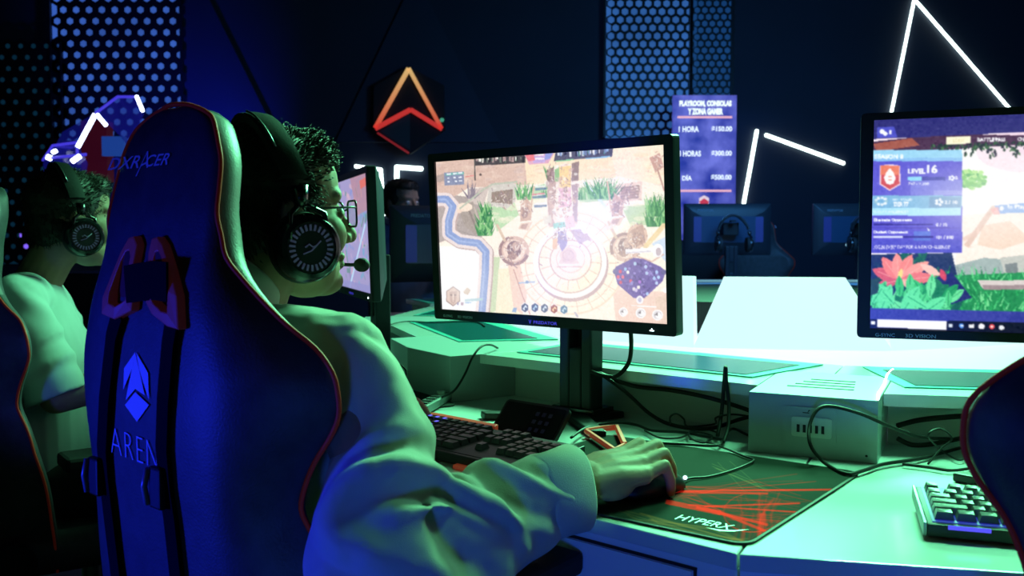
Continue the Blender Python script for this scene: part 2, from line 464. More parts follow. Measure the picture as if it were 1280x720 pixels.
# ------------------------------------------------------------------ price board
def price_board():
    Y = 7.3
    a, b = at(840, 300, Y), at(921, 119, Y)
    W, Hh = b.x - a.x, b.z - a.z
    cx = (a.x + b.x) / 2
    root = empty('price_board', Matrix.Translation((cx, Y, 0)), 'tall lit purple price board listing hourly prices', 'sign')
    m = bpy.data.materials.new('cloudy violet print'); m.use_nodes = True
    nt = m.node_tree; bs = nt.nodes['Principled BSDF']; bs.inputs['Base Color'].default_value = (.02, .02, .08, 1)
    tc = nt.nodes.new('ShaderNodeTexCoord'); n = nt.nodes.new('ShaderNodeTexNoise'); n.inputs['Scale'].default_value = 5; n.inputs['Detail'].default_value = 5
    cr = nt.nodes.new('ShaderNodeValToRGB'); cr.color_ramp.elements[0].position = .36; cr.color_ramp.elements[1].position = .68
    cr.color_ramp.elements[0].color = (*srgb((38, 36, 150)), 1); cr.color_ramp.elements[1].color = (*srgb((120, 124, 228)), 1)
    nt.links.new(tc.outputs['Object'], n.inputs['Vector']); nt.links.new(n.outputs['Fac'], cr.inputs['Fac']); nt.links.new(cr.outputs['Color'], bs.inputs['Emission Color']); bs.inputs['Emission Strength'].default_value = .85
    MB().box((0, .02, a.z + Hh / 2), (W, .04, Hh)).build('panel', m, root)
    MB().box((0, .045, .55), (W * .9, .01, 1.1)).box((0, .03, .02), (W, .25, .04)).build('stand', m_black, root)
    def X(u): return at(u, 200, Y).x - cx
    def Z(v): return at(880, v, Y).z
    mt = emis('lit white print', srgb((236, 250, 246)), 1.15)
    mp = emis('lit pink print', srgb((236, 178, 196)), 1.0)
    mt2 = emis('lit pale print', srgb((225, 240, 255)), 1.2)
    t = MB(); add_text(t, 'PLAYROOM, CONSOLAS', X(848.5), X(913.5), Z(134.4), Z(125.6), -.004, .07); add_text(t, 'Y ZONA GAMER', X(859), X(903), Z(143.6), Z(135.2), -.004, .07)
    t.build('heading', mt, root)
    for v in (146.5, 238.5): MB().box((0, -.003, Z(v)), (X(915) - X(847), .006, Z(0) - Z(2.6))).build('rule', mp, root)
    for v, l, p in ((161.5, '1 HORA', '$150.00'), (192, '3 HORAS', '$300.00'), (222, '1 D\u00cdA', '$500.00')):
        t = MB(); add_text(t, l, X(848), X({'1 HORA': 873, '3 HORAS': 876}.get(l, 865)), Z(v + 3.6), Z(v - 3.6), -.004, .035); t.build('duration_text', mt2, root)
        t = MB(); add_text(t, p, X(889), X(914.5), Z(v + 3.6), Z(v - 3.6), -.004, .035); t.build('price_text', mt2, root)
    e = [(X(880.5 + 7 * sin(k * pi / 3)), Z(251) + 7 * cos(k * pi / 3) * (Z(0) - Z(1))) for k in range(6)]
    MB().plate(e, -.006, 0).build('emblem', emis('white emblem', srgb((235, 215, 230)), .9), root)
    MB().plate([(X(874.5), Z(252)), (X(880.5), Z(248)), (X(886.5), Z(252)), (X(885), Z(255.5)), (X(880.5), Z(258)), (X(876), Z(255.5))], -.010, -.006).build('emblem_arrow', emis('red emblem', srgb((205, 50, 70)), .9), root)
price_board()

# ------------------------------------------------------------------ neon
def neon(name, runs, Y, r, m, label, group=None):
    p0 = at(*runs[0][0], Y)
    root = empty(name, Matrix.Translation(p0), label, 'neon light', group)
    for (a, b) in runs:
        A = at(*a, Y) - p0; B = at(*b, Y) - p0
        MB().tube([A, A.lerp(B, .5), B], r, 10).build('tube', m, root, smooth=True)
        for q in (A, B): MB().ell(q, (r * 1.05,) * 3, 10, 8).build('tube_end', m, root, smooth=True)
    return root
neon('neon_light', [((1143, -1), (1114, 142)), ((1143, -1), (1263, 137))], 7.985, .0115, m_neonw, 'tall white neon arrowhead on the wall above the right monitor')
neon('neon_light', [((946, 164), (929, 258)), ((958, 169), (1054, 204))], 7.985, .0145, m_neonw, 'bent white neon pair on the wall right of the price board')
neon('neon_light', [((496, 209), (496, 232)), ((496, 209), (526, 211))], 7.98, .019, m_neonw, 'short white neon corner above the person behind the far monitor')
neon('neon_light', [((445, 208), (476, 212)), ((476, 212), (480, 268))], 7.985, .014, m_neonw, 'white neon corner half hidden by the second monitor')
neon('neon_light', [((90, 377), (102, 366))], 7.965, .03, m_neonb, 'small slanted blue white neon tube low on the wall beside the left player\'s neck')
neon('neon_light', [((31, 294), (36, 310))], 7.955, .042, emis('violet neon', srgb((120, 90, 235)), 1.3), 'small violet glow tube between the left chair and the left player\'s nape')

# faceted gaming pod with neon edges
def pod():
    Y = 5.2
    c = at(125, 330, Y); c.z = 0
    root = empty('gaming_pod', Matrix.Translation(c), 'faceted blue neon gaming pod behind the left player', 'booth')
    def L(u, v, d=0.):
        return at(u, v, Y + d) - c
    shell = mat('translucent blue acrylic', (.01, .01, .12), .15, emit=(.01, .012, .34), es=.42, alpha=.6)
    for q in ([(120, 141, 0), (147, 121, .3), (171, 121, .3), (150, 170, .3)], [(120, 141, 0), (98, 183, 0), (62, 196, .4), (78, 165, .5)],
              [(171, 121, .3), (180, 142, .1), (165, 190, .1), (150, 170, .3)], [(54, 200, .1), (66, 182, .4), (98, 183, 0), (110, 204, 0), (92, 300, 0), (54, 300, .1)]):
        mb = MB(); mb.add([L(*p) for p in q], [tuple(range(len(q)))]); mb.build('shell_panel', shell, root)
    edge = emis('violet edge glow', srgb((70, 60, 225)), .9)
    for a, b in (((120, 141, 0), (147, 121, .3)), ((147, 121, .3), (171, 121, .3)), ((54, 200, .1), (66, 182, .4)), ((66, 182, .4), (96, 178, 0)), ((56, 198, 0), (108, 193, 0)), ((96, 178, 0), (97, 198, 0))):
        MB().tube([L(*a), L(*b)], .008, 8).build('edge_trim', edge, root, smooth=True)
    for a, b, r in (((119, 143, -.02), (97, 184, -.02), .013), ((121, 143, -.02), (133, 157, -.02), .011), ((171, 121, .27), (178, 138, .1), .011), ((100, 195, -.03), (90, 202, -.03), .014), ((59, 196, 0), (64, 198, 0), .016), ((67, 188, 0), (69, 191, 0), .016)):
        MB().tube([L(*a), L(*b)], r, 10).build('neon_tube', m_neonb, root, smooth=True)
    MB().box(tuple(L(122, 190, .7)), (.16, .1, .38)).build('back_panel', mat('dark maroon panel', (.06, .004, .012), .6, emit=(.05, .002, .01), es=.5), root)
    MB().box(tuple(L(143, 183, .6)), (.14, .04, .12)).build('display', emis('blue display', srgb((30, 70, 160)), .7), root)
    MB().box((0, .35, .45), (.56, .5, .9)).build('base', m_black, root)
pod()

# ------------------------------------------------------------------ island desk
CX, CY = 1.25, 3.02
T15 = math.tan(radians(15))
def desk_segment(C, yaw, label, group, straight=None, gapL=.1035, gapR=.1035, xl=None, xr=None, detail=True):
    M = TR((C[0], C[1], 0), radians(yaw)) @ Matrix.Translation((0, -1.8, 0))
    root = empty('desk_unit', M, label, 'desk', group)
    def hw(a, g): return (a * T15 - .0015 if straight is None else straight) - g
    def quad(a0, a1, gl=0., gr=0.):
        l0, l1, r0, r1 = -hw(a0, gl), -hw(a1, gl), hw(a0, gr), hw(a1, gr)
        if xl is not None: l0 = max(l0, -xl); l1 = max(l1, -xl)
        if xr is not None: r0 = min(r0, xr); r1 = min(r1, xr)
        return [(l0, -a0 + 1.8), (r0, -a0 + 1.8), (r1, -a1 + 1.8), (l1, -a1 + 1.8)]
    MB().prism(quad(2.16, 1.28), .72, .74).build('desktop', m_whitetop, root, bevel=.002)
    fp = quad(2.156, 2.14)
    MB().prism(fp, .56, .7195).build('front_panel', m_white, root)
    xa, xb = fp[0][0] + .055, fp[1][0] - .055
    yf = fp[0][1]
    g = MB().box(((xa + xb) / 2, yf - .001, .716 - .007), (xb - xa + .008, .003, .0035))
    for x in (xa - .002, xb + .002): g.box((x, yf - .001, .635), (.0035, .003, .15))
    dr = MB().box(((xa + xb) / 2, yf - .0015, .633), (xb - xa - .004, .003, .145)).build('drawer_front', m_white, root)
    g.build('groove', m_gap, root)
    s = 1 if straight is None else 0
    MB().prism(quad(1.53, 1.515, gapL, gapR), .74, .82).build('riser', m_riser, root)
    MB().prism(quad(1.62, 1.4505, gapL, gapR), .82, .84).prism(quad(1.45, 1.275), .82, .84).build('shelf', m_whitetop, root)
    MB().box((0, .02, .36), (.5, .03, .70)).build('support_panel', m_white, root)
    if detail:
        w = .31
        l = max(-w, (-xl if xl is not None else -9)); r = min(w, (xr if xr is not None else 9))
        l2, r2 = max(l, -.283), min(r, .283)
        gp = MB().prism([(l2, 1.8 - 1.55), (r2, 1.8 - 1.55), (r, 1.8 - 1.30), (l, 1.8 - 1.30)], .8405, .8425).build('glass_panel', m_glass, root)
        MB().prism([(l2 + .02, 1.8 - 1.535), (r2 - .02, 1.8 - 1.535), (r - .03, 1.8 - 1.345), (l + .03, 1.8 - 1.345)], .8426, .8436).build('glass_window', m_glassd, gp)
    if straight == .424: MB().box((0, 1.8 - 1.272, .846), (.84, .004, .012)).build('edge_shine', emis('pale edge glow', srgb((120, 180, 200)), .8), root)  # glowing strip added to stand for light on the shelf's inner edge
    return root
DG = 'white ring desk units with glass shelf tops'
desk_segment((CX, CY), 11.5, 'white desk unit under the right monitor and lit compact keyboard', DG)
desk_segment((CX, CY), 41.5, 'white desk unit under the centre monitor and red-streaked mouse mat', DG)
desk_segment((CX, CY), 71.5, 'white desk unit in front of the left player, under the second monitor', DG)
desk_segment((CX, CY), 101.5, 'white desk unit further round the ring behind the second monitor', DG, xl=.14)
FG = 'far desk units'
desk_segment((.314, 2.51), 157.6, 'far white desk unit in front of the person in the dark shirt', FG, straight=.42, gapL=0, gapR=0, xr=.16)
desk_segment((1.42, 4.28), 180, 'far white desk unit under the rear-facing monitor right of the price board', FG, straight=.424, gapL=0, gapR=0)
desk_segment((2.27, 4.28), 180, 'far white desk unit under the rear-facing monitor beside the right screen', FG, straight=.424, gapL=0, gapR=0)

m_slot = mat('dark slot', (.004, .01, .01), .7)
def corner_box(yaw, label, usb=True, xl=-.1):
    M = TR((CX, CY, 0), radians(yaw)) @ Matrix.Translation((0, -1.55, .74))
    root = empty('power_box', M, label, 'power box', 'white power boxes at the desk corners')
    MB().prism([(xl, -.175 + (-.1 - xl) * .27), (-.1, -.175), (.1, -.175), (.1, .0995), (xl, .0995)] if xl < -.1 else [(-.1, -.175), (.1, -.175), (.1, .0995), (-.1, .0995)], 0, .1005).build('housing', m_boxw, root, bevel=.0015)
    if usb:
        for k in range(4):
            MB().box((.003 * k, -.085 + .031 * k, .1008), (.108 - .011 * k, .008, .0012)).build('vent_slot', m_slot, root)
        # rounded USB plate
        def rr(w, h, r, n=5):
            o = []
            for cx, cz, a in ((w - r, h - r, 0), (-w + r, h - r, 90), (-w + r, -h + r, 180), (w - r, -h + r, 270)):
                o += [(cx + r * cos(radians(a + 90 * i / n)), cz + r * sin(radians(a + 90 * i / n))) for i in range(n + 1)]
            return o
        pl = MB().plate([(a - .003, b + .052) for a, b in rr(.042, .030, .008)][::-1], -.1775, -.175).build('usb_plate', m_boxw, root)
        MB().plate([(a + .001, b + .050) for a, b in rr(.031, .016, .004)][::-1], -.1795, -.1775).build('socket_surround', m_riser, pl)
        for k in range(5):
            MB().box((-.0195 + .0095 * k, -.1798, .0475), (.0046, .001, .0125)).build('usb_socket', m_gap, pl)
        ic = MB().box((-.008, -.1778, .073), (.010, .001, .0014), None)
        ic.add([(-.006, -.178, .0735), (-.001, -.178, .0775), (-.004, -.178, .078)], [(0, 1, 2)]); ic.build('usb_symbol', m_gap, pl)
        MB().ell((.084, -.1755, .012), (.002, .001, .002), 8, 6).build('screw', m_gap, root)
        MB().tube([(.093, .20, .1025), (.089, .12, .1025), (.094, .0, .1025), (.094, -.11, .1025), (.099, -.172, .1025)], .0018, 6).build('seam_glint', m_led_glint, root, smooth=True)  # reflection glint along the glossy seam, drawn as a glowing tube
    return root
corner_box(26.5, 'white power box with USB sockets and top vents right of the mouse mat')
corner_box(56.5, 'white power box at the desk corner left of the centre monitor stand', False, -.30)
corner_box(86.5, 'white power box at the desk corner behind the second monitor', False)

# lit centre
def light_centre():
    n = 12; r0, r1 = 1.18, .9
    cx, cy = .89, 3.39
    mb = MB(); out = [(CX + 1.272 / cos(radians(15)) * sin(radians(26.5 + 30 * k)), CY + 1.272 / cos(radians(15)) * cos(radians(26.5 + 30 * k)), .80) for k in range(12)]
    c = (CX, CY, .80)
    mb.add(out + [c], [(k, (k + 1) % 12, 12) for k in range(12)])
    root = empty('light_sculpture', Matrix.Translation((cx, cy, .8)), 'faceted glowing white sculpture in the middle of the ring desk', 'light')
    ir = Matrix.Translation((-cx, -cy, -.8))
    mb2 = MB(); mb2.add([ir @ V(p) for p in out + [c]], [(k, (k + 1) % 12, 12) for k in range(12)]); mb2.build('lit_deck', m_deckw, root)
    dark_core = MB(); dark_core.prism([(.62 * cos(2 * pi * k / 12), .62 * sin(2 * pi * k / 12)) for k in range(12)], .002, .10); dark_core.build('dark_core', m_gap, root)  # dark block added inside so the gaps between facets look dark
    for k in (-2, -1, 0, 1, 2):
        a = radians(9 + 30 * k)
        M = Matrix.Rotation(-a, 4, 'Z')
        b0, b1, hb, ht = .95, .79, .255, .165
        mb = MB()
        mb.add([(-hb, -b0, .002), (0, -b0 - .012, .002), (hb, -b0, .002), (ht, -b1, .185), (0.0, -b1 - .006, .185), (-ht, -b1, .185),
                (-hb, -b0 + .02, .002), (hb, -b0 + .02, .002), (ht, -b1 + .02, .185), (-ht, -b1 + .02, .185)],
               [(0, 1, 4, 5), (1, 2, 3, 4), (5, 4, 3, 8, 9), (2, 7, 8, 3), (0, 5, 9, 6), (6, 9, 8, 7), (0, 6, 7, 2, 1)], M)
        mb.build('facet_panel', m_panelw, root)
    return root
light_centre()
# ------------------------------------------------------------------ screen pictures
SW, SH = .531, .299
def screen_frame(center, yaw, tilt):
    y = radians(yaw); t = radians(tilt)
    F = V((sin(y), cos(y), 0)); R = V((cos(y), -sin(y), 0)); U = V((0, 0, cos(t))) + F * sin(t)
    return V(center), R, U
def px_to_screen(center, yaw, tilt, w, h, z=None):
    c, R, U = screen_frame(center, yaw, tilt); n = R.cross(U)
    o = V((0, 0, CAM_H))
    def fn(p):
        d = ray(p[0], p[1]); t = (c - o).dot(n) / d.dot(n); q = o + d * t - c
        return ((q.dot(R) / SW + .5) * w, (.5 - q.dot(U) / SH) * h)
    return fn

def paint_battle(center, yaw, tilt):
    """arena battle seen from above: stone plaza, statues, bushes, minimap and skill icons"""
    w, h = 560, 316
    g = px_to_screen(center, yaw, tilt, w, h)
    p = Paint(w, h, lambda q: g((530 + q[0] / 2.6667, 160 + q[1] / 2.6667)), (250, 232, 214))
    R = random.Random(5)
    # grounds
    p.poly([(30, 80), (345, 80), (345, 190), (150, 200), (30, 275)], (205, 168, 152))
    for k in range(60):
        x, y = R.uniform(45, 335), R.uniform(105, 190); p.ell(x, y, R.uniform(6, 22), R.uniform(3, 8), R.choice([(216, 180, 160), (190, 150, 138), (222, 190, 172), (200, 172, 165)]), .5)
    p.poly([(335, 90), (640, 50), (640, 165), (345, 190)], (246, 216, 178)); p.poly([(620, 60), (815, 45), (812, 195), (640, 160)], (250, 224, 196))
    for k in range(30):
        x, y = R.uniform(345, 800), R.uniform(85, 170); p.ell(x, y, R.uniform(10, 30), R.uniform(3, 8), R.choice([(252, 232, 200), (240, 205, 165), (246, 214, 190)]), .5)
    p.poly([(45, 255), (110, 225), (190, 235), (195, 375), (100, 365), (45, 385)], (158, 144, 140)); p.poly([(150, 205), (220, 195), (200, 260), (150, 250)], (196, 178, 170))
    for k in range(24):
        x, y = R.uniform(60, 190), R.uniform(265, 365); p.line([(x, y), (x + R.uniform(10, 40), y + R.uniform(5, 25))], 3, R.choice([(130, 118, 118), (178, 165, 160), (120, 108, 110)]), .6)
    p.poly([(40, 395), (195, 395), (195, 620), (50, 620)], (252, 250, 253)); p.poly([(60, 470), (110, 440), (150, 480), (120, 540), (80, 520)], (226, 236, 250), .6)
    p.poly([(210, 430), (255, 430), (240, 610), (195, 625)], (186, 204, 158)); p.poly([(250, 470), (330, 460), (330, 620), (240, 620)], (238, 226, 188))
    for q, c in (([(222, 265), (300, 240), (318, 290), (245, 345)], (150, 200, 140)), ([(515, 200), (650, 195), (640, 240), (520, 250)], (150, 196, 136)), ([(660, 262), (760, 255), (770, 320), (690, 330)], (160, 196, 140)),
                 ([(770, 565), (830, 545), (830, 660), (785, 650)], (176, 190, 146)), ([(350, 200), (430, 180), (440, 230), (360, 240)], (150, 198, 140)), ([(640, 430), (680, 440), (690, 560), (640, 540)], (242, 206, 190)), ([(630, 540), (820, 545), (820, 655), (640, 640)], (230, 188, 172))):
        p.poly(q, c, .85)
    for k in range(40):
        x, y = R.uniform(230, 760), R.uniform(240, 330); p.ell(x, y, R.uniform(8, 26), R.uniform(4, 10), R.choice([(255, 246, 226), (250, 232, 205), (226, 226, 190)]), .45)
    # canal with stone banks
    riv = [(20, 238), (78, 238), (98, 262), (84, 310), (84, 352), (120, 376), (182, 384), (208, 412), (206, 480), (194, 625)]
    p.line([(a + 3, b + 3) for a, b in riv], 48, (176, 150, 146)); p.line(riv, 44, (226, 206, 204)); p.line(riv, 24, (118, 140, 196)); p.line([(a - 4, b) for a, b in riv], 6, (152, 172, 220), .7)
    # stump and fern
    p.poly([(112, 262), (165, 245), (196, 330), (176, 356), (140, 330)], (150, 136, 128)); p.line([(150, 270), (180, 345)], 6, (122, 108, 104)); p.line([(168, 262), (190, 330)], 5, (178, 164, 152)); p.ell(138, 264, 25, 15, (240, 214, 192)); p.ell(120, 277, 9, 7, (232, 200, 180))
    for k in range(26):
        a = R.uniform(-1.2, 1.2); L = R.uniform(30, 85); x0, y0 = 150 + R.uniform(0, 18), 236
        p.poly([(x0 - 4, y0), (x0 + 4, y0), (x0 + sin(a) * L * .5 + 6, y0 - L * cos(a) * .9)], R.choice([(120, 108, 122), (140, 126, 136), (104, 94, 110)]))
    # walls and ruins
    p.poly([(218, 192), (292, 180), (312, 190), (306, 246), (280, 268), (210, 258)], (198, 190, 180)); p.poly([(228, 214), (298, 204), (296, 254), (226, 248)], (126, 108, 98))
    for k in range(8): p.line([(228 + 9 * k, 214), (226 + 9 * k, 250)], 2, (146, 126, 114), .8)
    p.line([(120, 270), (200, 205), (230, 188), (310, 180)], 6, (170, 176, 156))
    p.poly([(640, 190), (728, 178), (726, 240), (650, 246)], (226, 196, 180)); p.poly([(656, 198), (720, 190), (716, 234), (656, 240)], (150, 120, 112))
    for k in range(4): p.line([(656, 206 + 9 * k), (718, 198 + 9 * k)], 3, (186, 152, 140), .8)
    # plaza
    def C(r): return r, r * .97
    cx, cy = 490, 440
    p.ell(cx, 450, 182, 172, (238, 206, 178)); p.ell(cx, 450, 176, 166, (250, 234, 210))
    for k in range(22):
        a = 2 * pi * k / 22; p.line([(cx + 126 * cos(a), 450 + 122 * sin(a)), (cx + 178 * cos(a), 450 + 168 * sin(a))], 2.2, (214, 172, 150))
    p.ring(cx, 450, 152, 146, 2.5, (222, 180, 158)); p.poly([(280, 440), (320, 445), (345, 560), (330, 620), (300, 600)], (232, 186, 166), .8); p.line([(300, 470), (330, 560), (355, 620)], 4, (190, 140, 126))
    p.ell(cx + 2, 456, 124, 122, (176, 140, 146)); p.ell(cx - 2, 447, 122, 120, (255, 247, 244)); p.ell(cx - 2, 446, 106, 105, (196, 160, 150)); p.ell(cx - 2, 445, 102, 101, (250, 232, 204))
    for k in range(16):
        a = 2 * pi * k / 16 + .1; p.line([(cx + 66 * cos(a), cy + 64 * sin(a)), (cx + 102 * cos(a), cy + 101 * sin(a))], 2.5, (206, 168, 146))
    p.ring(cx, cy, 70, 68, 4, (196, 158, 142)); p.ell(cx, cy, 64, 62, (248, 226, 200)); p.ring(cx, cy - 4, 48, 46, 2.5, (214, 180, 158)); p.ell(cx - 8, cy - 16, 28, 26, (228, 194, 172)); p.ring(cx - 8, cy - 16, 20, 18, 3, (196, 156, 144))
    p.poly([(448, 452), (482, 390), (520, 452)], (206, 172, 156), .55); p.line([(444, 462), (528, 462)], 3, (196, 158, 142)); p.poly([(486, 340), (520, 336), (548, 372), (520, 388)], (150, 120, 140), .7); p.poly([(520, 360), (545, 350), (560, 380)], (180, 150, 150))
    # light shaft from the right statue
    p.poly([(530, 182), (540, 180), (612, 262), (604, 268)], (196, 222, 236), .8)
    # bushes
    def bush(x, y, bw, bh, n, tilt=0):
        for k in range(n):
            a = R.uniform(-1, 1); L = bh * R.uniform(.55, 1.); b = x + R.uniform(-.4, .4) * bw
            p.poly([(b - 4, y), (b + 4, y), (b + a * bw * .45, y - L)], R.choice([(46, 118, 62), (64, 140, 74), (92, 168, 90), (34, 96, 56), (120, 190, 110)]), .95)
    for k in range(4): bush(205 + 3 * (k % 2), 360 - 22 * k, 50, 56, 26)
    bush(335, 240, 56, 66, 34); bush(592, 238, 100, 80, 70); bush(775, 330, 70, 70, 40); bush(772, 295, 70, 84, 50); bush(432, 175, 46, 56, 22); bush(412, 232, 40, 40, 16); bush(523, 240, 36, 50, 18)
    # tall gateway statue in the middle
    p.poly([(410, 330), (416, 200), (424, 140), (470, 118), (508, 128), (516, 200), (512, 330)], (240, 218, 208), .9)
    for q, c in (([(412, 180), (440, 176), (442, 215), (430, 300), (442, 330), (420, 330), (412, 240)], (178, 142, 138)), ([(492, 190), (514, 186), (512, 320), (496, 300), (498, 240)], (150, 122, 134)), ([(452, 130), (492, 126), (490, 200), (454, 204)], (240, 196, 120)),
                 ([(450, 200), (490, 198), (494, 262), (450, 266)], (224, 164, 190)), ([(455, 266), (492, 262), (488, 310), (456, 312)], (252, 232, 226)), ([(410, 142), (434, 130), (436, 180), (412, 182)], (110, 78, 78)), ([(494, 118), (518, 112), (516, 176), (494, 178)], (112, 88, 86)), ([(436, 140), (452, 130), (452, 178), (438, 180)], (110, 170, 100))):
        p.poly(q, c, .9)
    for k in range(50):
        x, y = R.uniform(410, 515), R.uniform(125, 325); p.ell(x, y, R.uniform(3, 8), R.uniform(3, 10), R.choice([(250, 236, 226), (200, 160, 150), (160, 130, 136), (255, 248, 240), (230, 190, 170)]), .6)
    # small fighters in the middle, only as coloured shapes
    for q, c in (([(432, 318), (470, 312), (474, 330), (434, 336)], (110, 190, 176)), ([(470, 296), (500, 292), (506, 330), (474, 336)], (230, 186, 190)), ([(448, 346), (474, 340), (480, 388), (462, 412), (446, 380)], (118, 106, 156)), ([(430, 372), (446, 366), (444, 404), (430, 402)], (226, 166, 110)), ([(398, 296), (424, 290), (428, 316), (402, 322)], (214, 206, 190))):
        p.poly(q, c, .9)
    # flanking stone figures and braziers
    for x, y, s in ((338, 262, 1), (642, 246, -1)):
        p.poly([(x - 16, y + 50), (x + 20, y + 46), (x + 24, y - 2), (x + 6 * s, y - 30), (x - 14, y - 6)], (196, 154, 136)); p.poly([(x - 8, y + 4), (x + 12, y), (x + 8, y + 36), (x - 8, y + 40)], (146, 112, 106)); p.line([(x + 16 * s, y + 30), (x + 30 * s, y - 66)], 6, (206, 166, 140)); p.poly([(x - 14, y + 56), (x + 26, y + 50), (x + 10, y + 80), (x - 22, y + 74)], (222, 188, 168)); p.poly([(x - 12, y + 60), (x + 12, y + 56), (x + 2, y + 76), (x - 16, y + 72)], (176, 136, 126))
    for x, y, a, b in ((302, 408, 20, 250), (672, 398, 150, 330)):
        p.ell(x, y, 50, 48, (206, 166, 152)); p.ell(x, y, 36, 36, (238, 206, 188)); p.ring(x, y, 52, 50, 10, (140, 106, 108), 1, a, b); p.ell(x, y - 4, 24, 28, (120, 92, 98)); p.ell(x + 6, y - 14, 13, 15, (190, 152, 142)); p.line([(x - 30, y - 30), (x - 56, y - 84)], 9, (206, 176, 150)); p.ell(x - 6, y + 20, 16, 11, (160, 124, 118))
    p.ell(712, 360, 34, 40, (214, 172, 150)); p.poly([(690, 340), (730, 320), (740, 380), (700, 400)], (170, 128, 116)); p.line([(735, 400), (800, 325)], 16, (228, 196, 140)); p.poly([(752, 100), (786, 84), (800, 130), (772, 150)], (190, 140, 130)); p.line([(776, 130), (802, 210)], 5, (170, 124, 116)); p.poly([(600, 330), (640, 318), (640, 330), (610, 342)], (240, 214, 198))
    p.poly([(760, 385), (830, 350), (830, 470), (800, 440)], (186, 206, 230)); p.line([(690, 420), (760, 445), (800, 420)], 5, (206, 160, 146))
    for x, y, rx, ry, n in ((338, 262, 30, 50, 60), (642, 246, 30, 50, 60), (302, 408, 48, 46, 90), (672, 398, 48, 46, 80), (712, 360, 40, 46, 80), (464, 220, 54, 110, 190), (470, 350, 50, 40, 60), (262, 232, 50, 40, 50), (690, 214, 44, 34, 40), (775, 120, 30, 40, 30)):
        for k in range(n):
            a, b = x + R.gauss(0, rx * .45), y + R.gauss(0, ry * .45); g2 = R.uniform(0, 3.1); L = R.uniform(4, 15)
            p.line([(a, b), (a + L * cos(g2), b + L * sin(g2))], R.uniform(1.5, 4), R.choice([(112, 82, 86), (150, 112, 108), (250, 236, 224), (176, 136, 124), (216, 184, 164), (255, 246, 238), (130, 104, 118)]), .7)
    for k in range(70):
        a, b = R.uniform(45, 800), R.uniform(100, 200); p.line([(a, b), (a + R.uniform(6, 26), b + R.uniform(-6, 6))], 1.6, R.choice([(186, 146, 134), (170, 130, 120), (232, 200, 180)]), .5)
    for k in range(40):
        a, b = R.uniform(330, 660), R.uniform(520, 610); p.line([(a, b), (a + R.uniform(4, 18), b + R.uniform(-12, 12))], 1.5, (206, 166, 148), .6)
    # score strip
    p.poly([(168, 100), (340, 84), (340, 117), (170, 127)], (52, 48, 52))
    for k in range(36):
        x = R.uniform(172, 332); p.rect(x, 97, x + R.uniform(3, 9), R.uniform(104, 118), R.choice([(20, 22, 26), (200, 190, 180), (90, 100, 90), (150, 120, 120), (236, 230, 220), (70, 96, 80)]))
    p.poly([(333, 84), (440, 76), (416, 118), (352, 123)], (214, 150, 176)); p.poly([(360, 96), (412, 92), (404, 116), (366, 118)], (176, 146, 206)); p.poly([(338, 90), (366, 88), (372, 108), (350, 112)], (226, 100, 110)); p.rect(372, 84, 400, 92, (240, 232, 246)); p.rect(372, 100, 402, 106, (236, 226, 240)); p.poly([(405, 82), (434, 80), (420, 104), (404, 108)], (120, 130, 206))
    p.poly([(440, 78), (632, 62), (628, 96), (434, 112)], (60, 60, 80))
    for k in range(40):
        x = R.uniform(442, 622); y = 108 - (x - 440) * .078; p.rect(x, y - 24, x + R.uniform(3, 8), y - R.uniform(6, 16), R.choice([(24, 24, 40), (190, 200, 214), (90, 110, 160), (220, 220, 226), (120, 150, 200), (60, 120, 110)]))
    p.line([(440, 112), (500, 106)], 4, (110, 190, 130)); p.line([(540, 103), (622, 96)], 4, (110, 170, 220))
    # text box top left
    p.poly([(68, 150), (134, 145), (136, 188), (70, 193)], (112, 120, 152)); p.poly([(42, 160), (68, 152), (70, 178), (42, 182)], (150, 130, 124), .8); p.line([(74, 156), (132, 151)], 8, (96, 170, 158), .9)
    for a, b in (((78, 155), (92, 154)), ((98, 153), (112, 152)), ((116, 151), (130, 150)), ((80, 168), (86, 168)), ((100, 166), (108, 166)), ((116, 166), (128, 164)), ((80, 180), (88, 179)), ((104, 178), (112, 178)), ((118, 177), (130, 176))): p.line([a, b], 4, (236, 240, 250))
    p.line([(138, 164), (172, 158)], 3, (214, 110, 110)); p.line([(170, 100), (172, 175)], 4, (70, 66, 64)); p.ell(190, 156, 4, 4, (80, 66, 66))
    for x, y, ww in ((362, 232, 44), (368, 262, 40), (372, 205, 34)):
        p.line([(x, y), (x + ww, y - 3)], 8, (60, 88, 130), .8); p.line([(x, y - 8), (x + ww, y - 11)], 5, (230, 232, 240), .8)
    p.line([(362, 222), (404, 219)], 5, (206, 110, 120)); p.line([(318, 516), (372, 512)], 5, (150, 176, 206)); p.ell(345, 513, 6, 5, (110, 140, 180))
    # minimap
    p.poly([(634, 476), (640, 462), (700, 432), (732, 436), (790, 462), (806, 478), (796, 510), (736, 566), (700, 566), (646, 520)], (84, 66, 140))
    for k in range(150):
        x, y = R.uniform(645, 797), R.uniform(440, 560)
        if abs(x - 720) / 82 + abs(y - 498) / 72 < 1: p.ell(x, y, R.uniform(2, 6), R.uniform(2, 5), R.choice([(70, 54, 124), (110, 92, 172), (60, 46, 104), (130, 112, 196), (92, 80, 150)]))
